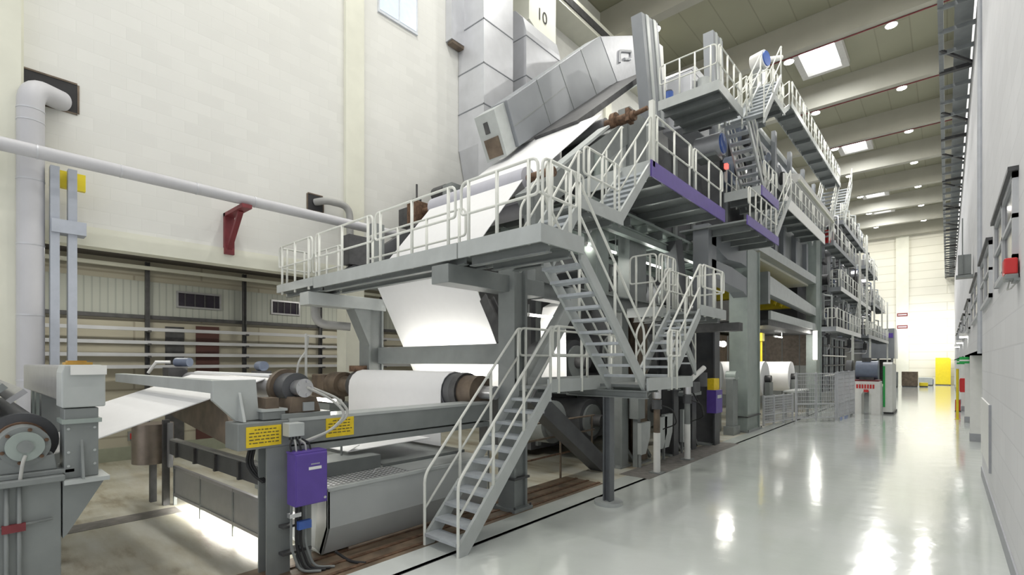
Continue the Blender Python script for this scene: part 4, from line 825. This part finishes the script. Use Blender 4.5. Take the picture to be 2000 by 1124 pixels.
# row of columns, cylinders and boxes along the machine foot
def foot_col(y, label, x=-6.15, w=.32, d=.4, z1=4.0, m=None):
    t = thing('foot_column', label, 'column', (x, y, 0), 'columns along the machine foot')
    MB().hbeam((x, y, 0), (x, y, z1), w, d, .05, (1,0,0)).build('shaft', m or frame_m, t)
    B(x-w/2-.06, x+w/2+.06, y-d/2-.06, y+d/2+.06, 0, .04).build('base_plate', frame_m, t)
    MB().beam((x+.05, y+d/2+.5, 0.03), (x+.02, y+d/2, .55), .08, .08).build('strut', frame_m, t)
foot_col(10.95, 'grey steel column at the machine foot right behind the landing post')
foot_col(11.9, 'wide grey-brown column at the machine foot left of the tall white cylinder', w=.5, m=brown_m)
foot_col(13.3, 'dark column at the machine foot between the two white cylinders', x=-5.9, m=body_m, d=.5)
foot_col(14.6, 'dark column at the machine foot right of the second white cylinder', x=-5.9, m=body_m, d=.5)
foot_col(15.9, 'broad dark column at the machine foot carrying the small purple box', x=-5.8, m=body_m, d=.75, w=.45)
for k, (x, y, nm) in enumerate(((-5.1, 10.9, 'nearer'), (-5.2, 12.95, 'farther'))):
    t = thing('hydraulic_cylinder', '%s upright white hydraulic cylinder with a chrome head at the machine foot' % nm, 'cylinder', (x, y, 0), 'upright hydraulic cylinders')
    MB().cyl((x, y, 0.02), (x, y, .95), .08, n=20).build('barrel', white_m, t, smooth=True); MB().cyl((x, y, .95), (x, y, 1.75), .075, n=18).build('rod', frame_m if k else brown_m, t, smooth=True)
    MB().cyl((x, y, 1.5), (x, y, 1.72), .11, n=18).build('collar', body_m, t, smooth=True); MB().cyl((x, y, 1.75), (x, y, 2.0), .1, n=18).build('head', steel_m, t, smooth=True)
    B(x-.14, x+.14, y-.14, y+.14, 0, .03).build('base_plate', frame_m, t)
    MB().tube(round_poly([(x+.08, y, 1.6), (x+.3, y+.2, 1.5), (x+.2, y+.7, 1.1), (x-.3, y+1.0, .9)], .2), .015).build('hose', black_m, t)
for k, (y, z, nm) in enumerate(((11.4, 1.1, 'first'), (12.4, 1.15, 'second'), (12.75, 1.2, 'third'), (13.95, 1.25, 'fourth'))):
    t = thing('splash_guard', 'pale rounded splash guard between the foot columns, %s from the front' % nm, 'guard', (-5.95, y, .3), 'splash guards at the machine foot')
    MB().prism('x', -5.72, -5.62, [(y-.25, z), (y+.25, z), (y+.22, .7), (y, .32), (y-.25, .32)]).build('plate', light_m, t); B(-5.7, -5.64, y-.25, y-.2, 0, .33).build('leg', frame_m, t)
t = thing('switch_box', 'grey upright switch box with an orange button behind the landing post', 'switch box', (-5.75, 11.2, 1.2)); B(-5.9, -5.65, 11.05, 11.4, 1.2, 1.95).build('case', frame_m, t); MB().cyl((-5.65, 11.22, 1.78), (-5.62, 11.22, 1.78), .05, n=12).build('button', mat('orange_button', (.8, .3, .02), .4), t); B(-5.85, -5.72, 11.15, 11.3, 0, 1.2).build('post', frame_m, t)
t = thing('control_box', 'small purple box with a yellow plate on the broad dark foot column', 'control box', (-5.4, 15.6, 1.2)); B(-5.575, -5.5, 15.4, 15.6, 1.2, 1.6).build('bracket', frame_m, t); B(-5.5, -5.22, 15.2, 15.75, 1.05, 1.75).build('case', purple_m, t); B(-5.22, -5.21, 15.3, 15.65, 1.5, 1.6).build('label', light_m, t); B(-5.5, -5.3, 15.25, 15.7, 1.75, 2.1).build('yellow_plate', yelsign_m, t)
t = thing('valve_block', 'cluster of valves and hoses above the second white cylinder', 'valve', (-5.4, 13.6, 1.7)); B(-5.5, -5.2, 13.4, 13.9, 1.75, 2.05).build('block', body_m, t, bevel=.03); MB().cyl((-5.3, 13.4, 2.1), (-5.1, 13.9, 2.45), .07, n=12).build('actuator', white_m, t); MB().cyl((-5.35, 14.3, 1.9), (-5.35, 14.3, 2.3), .18, n=16).build('motor', body_m, t, smooth=True)
MB().tube(round_poly([(-5.3, 13.6, 1.75), (-5.2, 14, 1.3), (-5.4, 14.6, 1.0)], .2), .02).build('hose', black_m, t); B(-5.9, -5.4, 13.4, 14.5, 1.65, 1.75).build('shelf', frame_m, t)
tag(B(-5.7, -4.95, 10.2, 16.5, .0, .006).build('floor_stain', MATS['trench_cover']), 'dirty grey patch of floor along the machine foot', 'floor patch')
# portal frame
box_column('massive grey-green column of the big portal frame', -6.15, -5.5, 19.3, 20.9, 6.9, green_m)
B(-5.52, -5.42, 20.9, 21.1, 0, 6.8) and None
t = thing('portal_beam', 'grey portal beam with a keyhole opening left of the massive column', 'beam', (-5.8, 17.5, 5.2))
MB().prism('x', -6.0, -5.52, [(15.7, 6.9), (19.3, 6.9), (19.3, 6.1), (18.6, 6.15), (17.2, 6.05), (16.6, 6.15), (16.2, 6.3), (15.7, 6.3)]).build('upper_chord', hood_m, t)
MB().prism('x', -6.0, -5.52, [(15.7, 5.85), (17.6, 5.85), (19.3, 5.7), (19.3, 5.0), (18.9, 5.15), (15.7, 5.3)]).build('lower_chord', hood_m, t)
B(-6.0, -5.52, 15.4, 16.1, 4.1, 6.9).build('stub_column', hood_m, t)
t = thing('leaning_column', 'dark leaning column beside the portal beam', 'column', (-6.1, 14.6, 4)); MB().beam((-6.2, 14.9, 4.1), (-6.2, 14.3, 6.25), .4, .5).build('shaft', body_m, t)
box_column('second tall grey-green column farther along the aisle side', -6.0, -5.5, 32.0, 33.6, 10.3, green_m, plinth=False)
t = thing('side_frame_beam', 'pale beam with an end plate behind the massive column', 'beam', (-5.7, 26, 5)); MB().prism('x', -5.85, -5.5, [(22.2, 6.2), (31.9, 5.64), (31.9, 5.2), (22.2, 5.42)]).build('beam', light_m, t); B(-6.2, -5.45, 21.9, 22.2, 5.0, 6.3).build('end_plate', frame_m, t)
t = thing('side_frame_beam', 'long pale upper beam between the massive column and the second tall column', 'beam', (-5.7, 26, 6.6)); B(-5.9, -5.52, 20.9, 32.0, 7.0, 7.4).build('beam', light_m, t); B(-8, -5.9, 20.9, 32, 6.9, 7.0).build('soffit', cream_m, t)
t = thing('machine_side', 'grey side frame plates with uprights above the long pale beam', 'frame', (-5.8, 26, 7.4)); B(-6.1, -5.9, 20.9, 32.0, 7.4, 9.0).build('plate', frame_m, t)
for y in (22, 24, 25.5, 28, 30.5): B(-5.9, -5.7, y, y+.4, 7.4, 9.0).build('upright', hood_m, t)
t = thing('crane_jib', 'yellow crane girder hanging behind the pale end-plated beam', 'crane', (-7, 27, 4.6)); B(-8.6, -6.2, 23.5, 24.0, 5.5, 6.1).build('girder', yellow_m, t); B(-7.0, -6.6, 23, 31, 6.1, 6.5).build('rail', yellow_m, t); B(-8.6, -6.2, 29.5, 30.0, 5.5, 6.1).build('girder', yellow_m, t)
for k in range(5): MB().beam((-6.6, 24+1.2*k, 5.5), (-6.6, 25+1.2*k, 6.15), .1, .1).build('lattice', yellow_m, t)
t = thing('cross_platform', 'dark cross beam and platform edge below the yellow crane', 'platform', (-7, 27, 4)); B(-8.5, -5.6, 22.5, 31.8, 4.15, 4.4).build('beam', dark_m, t); B(-5.6, -5.5, 22.5, 31.8, 4.4, 4.75).build('edge', light_m, t)
t = thing('partition', 'brownish partition wall seen below the dark cross beam', 'partition', (-9.5, 27, 0)); B(-10.2, -10, 19.5, 34, 2.2, 4.2).build('upper_sheet', brown_m, t); B(-10.2, -10, 19.5, 34, 0, 2.2).build('lower_sheet', light_m, t)
wood_m = mat('brown_grey_panel', (.24, .20, .17), .6, noise=.2)
B(-10.0, -6.1, 34.0, 34.1, 2.4, 4.6).build('end_sheet', wood_m, t); B(-10.0, -6.1, 34.0, 34.1, 0, 2.4).build('end_sheet', light_m, t)
for k in range(4): B(-9.6+k*.95, -9.55+k*.95, 33.97, 34.0, 0, 4.6).build('joint', frame_m, t)
for k in range(6): B(-10, -9.95, 21+2*k, 21.1+2*k, 0, 4.2).build('joint', frame_m, t)
t = thing('chain_hoist', 'yellow chain hoist with a hook hanging behind the massive column', 'hoist', (-6.6, 25.5, 2.6)); B(-6.75, -6.55, 25.3, 25.7, 3.6, 4.0).build('body', yellow_m, t, bevel=.03); MB().tube([(-6.65, 25.5, 3.6), (-6.65, 25.5, 2.55), (-6.62, 25.55, 2.45), (-6.6, 25.5, 2.4)], .05).build('hook', yellow_m, t); MB().tube([(-6.65, 25.5, 4.0), (-6.65, 25.5, 4.16)], .02).build('chain', dark_m, t)
B(-7.8, -6.75, 25.46, 25.54, 3.85, 3.9).build('arm', yellow_m, t)
t = thing('chain_hoist', 'slim yellow hook post left of the massive column', 'hoist', (-6.5, 18.6, 2.4)); MB().cyl((-6.4, 18.3, 2.55), (-6.4, 18.3, 3.9), .08, n=12).build('post', yellow_m, t); MB().cyl((-6.4, 18.3, 3.9), (-6.4, 18.3, 3.98), .1, n=12).build('cap', yellow_m, t)
o, c, d = tube_lamp('glaring horizontal lamp left of the massive column', (-6.0, 17.2, 3.25), (-6.0, 18.2, 3.25), 60, r=.09); aim(o, c+V((.12, 0, 0)), (1, -.4, -.6), d)
for k, (x, y, z, e, dr, nm) in enumerate(((-6.5, 23.0, 3.9, 150, (-.5, .5, -1), 'nearer'), (-6.5, 27.2, 3.9, 150, (-.5, .6, -1), 'farther'))):  # made-up tubes, fill light for the reels and partition
    o, c, d = tube_lamp('added fill lamp under the dark cross beam over the %s reel' % nm, (x, y, z), (x, y+1.5, z), e, hang=4.15); aim(o, c+V((0, 0, -.06)), dr, d)
for k, (y, nm) in enumerate(((10.4, 'front'), (13.2, 'middle'), (16.4, 'rear'))):  # invented tubes that light the joists and rolls from below the floor
    o, c, d = tube_lamp('added fill lamp among the ribs below the intermediate floor, %s one' % nm, (-6.7, y, 5.55), (-6.7, y+1.4, 5.55), 70, hang=6.1); aim(o, c+V((0, 0, -.06)), (-.35, 0, -1), d)
    l = bpy.data.lights.new('work_or_fill_light', 'POINT'); l.energy = 45; l.shadow_soft_size = .1; l.color = (.95, 1, .92); lo = bpy.data.objects.new('work_or_fill_light', l); COL.objects.link(lo); lo.location = (-6.7, y+.7, 5.42)  # added point fill beside each invented tube
o, c, d = tube_lamp('upright lit fluorescent tube on the second tall column', (-5.42, 31.2, 2.75), (-5.42, 31.2, 4.3), 60, r=.10); aim(o, c+V((.05, -.12, 0)), (.4, -1, 0), d)
for y, nm in ((24.2, 'nearer'), (29.2, 'farther')):
    t = thing('paper_reel', '%s white paper reel lying behind the massive column' % nm, 'reel', (-7.4, y, .3), 'paper reels behind the massive column')
    MB().cyl((-9.3, y, 1.85), (-6.15, y, 1.85), .78, n=40).build('paper', paper_m, t, smooth=True); MB().cyl((-6.15, y, 1.85), (-5.9, y, 1.85), .16, n=18).build('core', dark_m, t, smooth=True); B(-6.1, -5.9, y-.3, y+.3, 0, 1.7).build('stand', frame_m, t)
t = thing('reel_stand', 'grey stand left of the massive column foot', 'stand', (-5.8, 18.6, 0)); B(-5.95, -5.7, 18.3, 18.85, 0, 2.0).build('post', frame_m, t, bevel=.02); B(-6.0, -5.65, 18.2, 18.95, 0, .3).build('foot', frame_m, t); MB().cyl((-6.0, 18.55, 2.12), (-5.65, 18.55, 2.12), .16, n=20).build('bearing', green_m, t, smooth=True); B(-5.98, -5.66, 18.3, 18.85, 2.0, 2.05).build('top', light_m, t)
t = thing('reel_cover', 'rounded white cover behind the grey stand left of the massive column', 'cover', (-7, 18, 1.4)); MB().cyl((-8.6, 18.9, 2.1), (-6.4, 18.9, 2.1), .55, n=30).build('shell', paper_m, t, smooth=True); B(-8.6, -6.4, 18.4, 19.2, .0, 1.5).build('base', light_m, t)
# ------------------------------------------------------------------ DRYER SECTION FARTHER ALONG
t = thing('dryer_housing', 'dark panelled housing of the long dryer section', 'housing', (-8.5, 45, 6))
B(-10.5, -6.6, 19.6, 65, 7.6, 13.2).build('casing', body_m, t); B(-10.5, -6.9, 34.3, 65, 0, 7.6).build('lower_casing', body_m, t)
for k in range(12): B(-6.6, -6.5, 20+4*k, 20.25+4*k, 7.6, 13.2).build('rib', hood_m, t)
cnt = 0
for row, z in (('lower', 10.0), ('upper', 11.6)):
    for k in range(6):
        y = 20.2+1.9*k+(.9 if row == 'upper' else 0)
        t = thing('drying_cylinder', 'grey drying cylinder end in the %s row under the high walkway, %s from the front' % (row, ord_[k]), 'cylinder', (-6.2, y, z-.7), 'drying cylinders of the dryer section')
        MB().cyl((-6.5, y, z), (-6.15, y, z), .66, n=28).build('shell', hood_m if k % 2 else blugr_m, t, smooth=True); MB().cyl((-6.15, y, z), (-5.95, y, z), .3, n=20).build('bearing', frame_m if k % 3 else dark_m, t, smooth=True); MB().cyl((-5.95, y, z), (-5.8, y, z), .12, n=12).build('steam_joint', steel_m, t, smooth=True)
for k, z in enumerate((9.15, 10.8, 12.4)):
    tag(B(-6.1, -5.9, 19.5, 36, z-.14, z+.14).build('frame_rail', light_m if k == 2 else frame_m), 'grey longitudinal frame rail of the dryer section, %s of three' % ['lowest', 'middle', 'top'][k], 'rail', 'frame rails of the dryer section')
for k in range(6):
    t = thing('frame_upright', 'grey upright between the drying cylinders, %s from the front' % ord_[k], 'column', (-5.95, 21.2+2.9*k, 9), 'uprights of the dryer frame'); B(-5.88, -5.72, 21.2+2.9*k, 21.5+2.9*k, 9.05, 12.9).build('shaft', hood_m, t); B(-5.9, -5.7, 21.15+2.9*k, 21.55+2.9*k, 10.7, 10.95).build('bracket', light_m, t)
# stepped far platforms
far = [('middle', 32, 41, 9.2, -4.7), ('low', 32, 42, 4.45, -4.55), ('lower middle', 35, 50, 7.0, -4.75), ('upper', 36, 47, 11.2, -4.8), ('rear upper', 48, 56, 10.2, -4.8), ('rear', 52, 62, 7.6, -4.7), ('rear low', 46, 63, 4.6, -4.5)]
for k, (nm, a, b, z, x) in enumerate(far):
    xw = -5.15 if k < 2 else -5.3
    platform('walkway', 'railed grey %s walkway on the far part of the machine' % nm, xw-.1, x, a, b, z, rails=[[(x, a), (x, b)], [(xw, a), (x, a)]], toes='SE', nj=5, fh=.14, sp=1.5, fascia=white_m if k in (1, 2) else None, toe_m=hood_m, deck_m=frame_m, h=1.15)
stairs('tall steep stairs rising from the far middle walkway', -5.6, -4.8, 31.4, 9.2, 34.6, 13.0, 12, h=1.1, nposts=4)
stairs('second tall stairs behind on the far upper walkway', -5.5, -4.75, 36.4, 11.2, 39.5, 14.4, 12, h=1.1, nposts=4)
stairs('far stairs between the low and lower middle walkways', -5.4, -4.75, 41.0, 4.45, 44.0, 7.0, 9, h=1.1, nposts=3)
t = thing('red_extinguisher', 'tiny red extinguisher at the foot of the tall far stairs', 'extinguisher', (-4.9, 31.9, 9.2)); MB().cyl((-4.95, 32.0, 9.2), (-4.95, 32.0, 9.9), .14, n=12).build('cylinder', red_m, t, smooth=True); MB().cyl((-4.95, 32.0, 9.9), (-4.95, 32.0, 10.1), .05, n=8).build('valve', black_m, t)
rnd = random.Random(3)
for k in range(14):
    y = 35+2.0*k; zz = [(4.6, 7.0), (7.1, 9.2), (9.3, 11.2)][k % 3]
    t = thing('valve_unit', 'grey machinery unit among the far walkways, %s from the front' % (['first', 'second', 'third', 'fourth', 'fifth', 'sixth', 'seventh', 'eighth', 'ninth', 'tenth', 'eleventh', 'twelfth', 'thirteenth', 'last'][k]), 'panel', (-6.2, y, zz[0]), 'machinery panels of the far section')
    B(-6.48, -6.2-rnd.random()*.2, y, y+1.4, zz[0]+.1, zz[1]-.3).build('panel', [hood_m, frame_m, dark_m][k % 3], t); MB().cyl((-6.25, y+.7, zz[0]+.9), (-5.8, y+.7, zz[0]+.9), .35, n=18).build('bearing', [steel_m, frame_m, dark_m][(k+1) % 3], t, smooth=True)
    B(-6.0, -5.85, y+1.5, y+1.7, zz[0]-.1, zz[1]).build('upright', light_m, t)
t = thing('pipe_rack', 'dense grey panel of valves and pipes under the far low walkway', 'panel', (-5.5, 36, 0))
B(-6.2, -5.6, 34, 43, .8, 4.2).build('panel', hood_m, t)
for k in range(9): B(-5.6, -5.52, 34.3+k, 34.4+k, .8, 4.1).build('rib', light_m if k % 2 else dark_m, t)
for k in range(5): MB().tube([(-5.5, 34.1, 1.2+.6*k), (-5.5, 42.8, 1.2+.6*k)], .05).build('pipe', steel_m if k % 2 else dark_m, t)
B(-6.1, -5.7, 34, 43, 0, .8).build('base', frame_m, t)
t = thing('enclosure', 'large grey enclosure with a purple stripe near the end wall', 'enclosure', (-6, 68, 0))
B(-9, -4.2, 66, 71, 3.0, 6.2).build('casing', hood_m, t); B(-5.9, -4.3, 65.96, 66, 5.2, 5.7).build('stripe', purple_m, t)
mb = MB()
for k in range(4): mb.box(-5.7+.12*k, -5.63+.12*k, 65.94, 65.96, 5.38, 5.52)
mb.build('lettering', white_m, t)
for x in (-8.8, -7.2, -5.6, -4.4): B(x-.1, x+.1, 66.1, 66.4, 0, 3).build('leg', frame_m, t)
B(-8.8, -4.6, 68, 69, .2, 2.9).build('machinery', dark_m, t)
for k, (y, z0, z1) in enumerate(((41.5, 4.5, 9.2), (45.5, 4.6, 11.1), (50.5, 4.6, 10.1), (57, 4.6, 7.5), (62.5, 0, 7.6), (38, 0, 4.4), (47.5, 0, 4.5))):
    t = thing('access_ladder', 'upright pale ladder on the outer edge of the far walkways, %s from the front' % ord_[k], 'ladder', (-4.6, y, z0), 'ladders of the far section')
    for dy in (0, .5): B(-4.6, -4.52, y+dy, y+dy+.06, z0, z1+1.1).build('rail', rail_m, t)
    n = int((z1-z0)/.35)
    for q in range(n): B(-4.58, -4.54, y+.06, y+.5, z0+.3+.35*q, z0+.34+.35*q).build('rung', rail_m, t)
for k in range(9):
    y = 35.8+3.1*k; z = [3.4, 6.0, 8.4][k % 3]
    t = thing('valve_cluster', 'jumble of small pipes and valves on the far section, %s from the front' % ord_[k], 'valve', (-5.6, y, z), 'valve clusters of the far section')
    for q in range(4):
        zz = z+.4*q; MB().tube(round_poly([(-6.4, y+.3*q, zz), (-5.5-.1*q, y+.3*q, zz), (-5.5-.1*q, y+.3*q, zz+1.1), (-6.4, y+.3*q+.4, zz+1.1)], .15), .06, 8).build('pipe', [steel_m, dark_m, light_m, blugr_m][q], t, smooth=True)
    B(-5.7, -5.4, y-.2, y+.3, z+.3, z+.9).build('valve_body', [dark_m, frame_m, steel_m][k % 3], t)
rnd = random.Random(11); q = 0
seq = [a+b for b in ('', ' again') for a in ()] 
for (z, ya, yb, nm) in ((9.2, 33.5, 40.5, 'middle'), (4.45, 33.5, 41.5, 'low'), (7.0, 36, 49, 'lower middle'), (11.2, 40, 46.5, 'upper'), (10.2, 48.5, 55.5, 'rear upper'), (7.6, 53, 61.5, 'rear'), (4.6, 47, 62, 'rear low')):
    n = 4
    for k in range(n):
        y = ya+(yb-ya)*(k+.3)/n; h = rnd.uniform(.9, 1.9); m = rnd.choice([dark_m, body_m, hood_m, blugr_m, stain_m]); x1 = -4.86-rnd.random()*.15
        t = thing('gear_unit', 'dark gear unit standing on the %s far walkway, %s from the front' % (nm, ord_[k]), 'gear unit', (x1-.2, y, z), 'gear units on the far walkways')
        B(x1-.28, x1, y, y+rnd.uniform(.5, 1.1), z, z+h).build('case', m, t)
        MB().cyl((x1-.05, y+.3, z+h*.6), (x1+.08, y+.3, z+h*.6), .22, n=14).build('hub', rnd.choice([steel_m, dark_m, light_m]), t, smooth=True)
        MB().tube([(x1-.1, y-.2, z), (x1-.1, y-.2, z+h+.5), (x1-.5, y-.2, z+h+.6)], .05, 8).build('pipe', rnd.choice([light_m, dark_m, steel_m]), t, smooth=True)
# cage and motor stand
def cage(label, p0, p1, h):
    t = thing('mesh_fence', label, 'fence', p0); p0 = V(p0); p1 = V(p1); d = (p1-p0).normalized(); L = (p1-p0).length; up = V((0,0,1))
    n = max(1, round(L/1.0))
    for k in range(n+1): MB().beam(p0+d*L*k/n, p0+d*L*k/n+up*h, .07, .07).build('post', galv_m, t)
    for z in (.12, h*.35, h-.06): MB().beam(p0+up*z, p1+up*z, .05, .05).build('rail', galv_m, t)
    mb = MB(); q = int(L/.09)
    for k in range(1, q): mb.beam(p0+d*L*k/q+up*.12, p0+d*L*k/q+up*(h-.06), .018, .018)
    for k in range(1, 12): mb.beam(p0+up*(h*k/12), p1+up*(h*k/12), .018, .018)
    mb.build('mesh', galv_m, t); return t
cage('grey mesh safety fence facing the aisle beside the reels', (-5.0, 24.6, 0), (-3.75, 26.2, 0), 2.15)
cage('grey mesh safety fence running back from the fence corner', (-3.7, 26.3, 0), (-3.45, 29.4, 0), 2.2)
cage('low mesh fence joining the massive column', (-5.6, 21.8, 0), (-5.1, 24.4, 0), 1.25)
t = thing('motor_stand', 'white machine stand with red lettering and an arched cut-out carrying a dark motor', 'stand', (-2.9, 30.6, 0))
MB().prism('y', 29.8, 30.9, [(-3.55, 0), (-3.2, 0), (-3.2, 1.0), (-3.1, 1.2), (-2.9, 1.2), (-2.8, 1.0), (-2.8, 0), (-2.45, 0), (-2.45, 1.65), (-3.55, 1.65)]).build('frame', white_m, t)
mb = MB()
for k in range(7): mb.box(-3.4+.11*k, -3.33+.11*k, 29.78, 29.8, 1.3, 1.5)
mb.build('lettering', red_m, t); B(-3.1, -2.9, 29.78, 29.8, 1.12, 1.25).build('emblem', red_m, t); B(-3.55, -2.5, 29.8, 30.9, 1.65, 1.72).build('top_plate', redox_m, t)
t = thing('drive_motor', 'dark blue-grey motor on the white machine stand', 'motor', (-3, 30.4, 1.72)); MB().cyl((-3.45, 30.3, 2.2), (-2.55, 30.3, 2.2), .46, n=28).build('body', blugr_m, t, smooth=True); B(-3.3, -2.7, 29.95, 30.7, 1.72, 1.85).build('foot', dark_m, t); B(-3.2, -2.85, 30.1, 30.5, 2.6, 2.82).build('terminal_box', dark_m, t)
t = thing('gear_case', 'dark round gear casing left of the dark blue-grey motor', 'gear', (-3.8, 30.3, 1.2)); MB().cyl((-3.85, 30.3, 2.1), (-3.6, 30.3, 2.1), .6, n=28).build('casing', body_m, t, smooth=True); B(-3.85, -3.6, 30.0, 30.6, 0, 1.6).build('stand', frame_m, t)
t = thing('white_cabinet', 'white upright cabinet with a green stripe at the aisle edge', 'cabinet', (-2.3, 31.5, 0)); MB().prism('x', -2.42, -2.05, [(30.9, .1), (33.4, .1), (33.4, 2.45), (31.0, 2.6), (30.9, 2.5)]).build('case', white_m, t); B(-2.42, -2.33, 30.86, 30.9, .35, 2.4).build('stripe', greenp_m, t); B(-2.4, -2.0, 31, 33.3, 0, .1).build('plinth', dark_m, t)
t = thing('blue_bin', 'small blue drum behind the fence corner', 'bin', (-3.6, 29.2, 0)); MB().cyl((-3.9, 29.9, 0), (-3.9, 29.9, .9), .2, n=16).build('drum', blue_m, t, smooth=True); MB().cyl((-3.9, 29.9, .9), (-3.9, 29.9, .95), .17, n=16).build('lid', dark_m, t)
t = thing('work_table', 'low steel table with mesh sides behind the low fence', 'table', (-6, 26, 0)); B(-5.7, -5.1, 25.5, 28, 1.2, 1.28).build('top', light_m, t)
for x in (-5.63, -5.17):
    for y in (25.6, 27.9): B(x-.05, x+.05, y-.05, y+.05, 0, 1.2).build('leg', frame_m, t)
# far end of the aisle
t = thing('yellow_partition', 'bright yellow partition standing at the far end of the aisle', 'partition', (-.4, 73.5, 0)); B(-1.0, .2, 73.5, 73.7, .1, 3.1).build('panel', yellow_m, t); B(.2, .3, 73.4, 74.4, .1, 3.0).build('side', yellow_m, t); B(-1.0, .3, 73.45, 73.75, 0, .1).build('foot', dark_m, t)
for k, (x, y, w, h, m, lb) in enumerate(((-3.6, 66, 1.3, 1.6, brown_m, 'brown wrapped pallet load near the far end of the aisle'), (-2.4, 71, 1.2, .9, light_m, 'pale crate on the floor before the end wall'), (-2.2, 67, .7, .45, yellow_m, 'small yellow truck at the far end of the aisle'), (-1.95, 72.4, .8, .7, blue_m, 'blue crate beside the yellow partition'), (-4.5, 64, .7, 1.6, frame_m, 'grey floor cabinet near the far enclosure'))):
    t = thing(['pallet_load', 'crate', 'floor_truck', 'crate', 'cabinet'][k], lb, ['pallet', 'crate', 'truck', 'crate', 'cabinet'][k], (x, y, 0)); B(x, x+w, y, y+w, .12, h).build('body', m, t); B(x+.03, x+w-.03, y+.03, y+w-.03, 0, .12).build('base', dark_m, t)
for z, m in ((8.05, redox_m), (6.6, redox_m)):
    t = thing('wall_sign', '%s small red sign on the end wall pilaster' % ('upper' if z > 7 else 'lower'), 'sign', (-4.0, YE-.3, z)); B(-4.5, -3.5, YE-.34, YE-.3, z, z+.4).build('plate', m, t); B(-4.4, -3.6, YE-.35, YE-.34, z+.15, z+.25).build('lettering', white_m, t)

# ------------------------------------------------------------------ LIGHT AND CAMERA
def area(loc, direction, sx, sy, e, col=(1, 1, 1)):
    l = bpy.data.lights.new('daylight_or_fill', 'AREA'); l.shape = 'RECTANGLE'; l.size = sx; l.size_y = sy; l.energy = e; l.color = col
    o = bpy.data.objects.new('daylight_or_fill', l); COL.objects.link(o); o.location = loc
    o.rotation_euler = V(direction).to_track_quat('-Z', 'Y').to_euler(); return o
for (x, y) in ((-5.05, 30.5), (-5.15, 44.3), (-5.15, 58), (-5.15, 64.7)): area((x, y, ZR-.5), (0, 0, -1), 1.5, 2.3, 900, (.95, .97, 1))
area((-1.5, YE-5, 7.0), (0, 1, -.9), 6, 2, 900, (1, .99, .98))  # added fill hanging in mid-air, brightens the end wall
w = bpy.data.worlds.new('World'); SC.world = w; w.use_nodes = True
w.node_tree.nodes['Background'].inputs[0].default_value = (.97, .98, 1, 1); w.node_tree.nodes['Background'].inputs[1].default_value = 2.0
cam = bpy.data.cameras.new('Camera'); co = bpy.data.objects.new('Camera', cam); COL.objects.link(co)
cam.sensor_width = 36; cam.sensor_fit = 'HORIZONTAL'; cam.lens = 36*962/2000; cam.shift_y = 146/2000; cam.clip_end = 300; cam.clip_start = .05
co.location = (0, 0, 2.6); co.rotation_euler = (math.pi/2, 0, math.atan2(850, 962))
SC.camera = co
SC.view_settings.view_transform = 'Standard'; SC.view_settings.look = 'None'; SC.view_settings.exposure = -1.0; SC.view_settings.gamma = 1; SC.view_settings.use_curve_mapping = False
SC.cycles.use_denoising = True; SC.cycles.max_bounces = 8; SC.cycles.diffuse_bounces = 4; SC.cycles.glossy_bounces = 4
SC.cycles.sample_clamp_indirect = 6
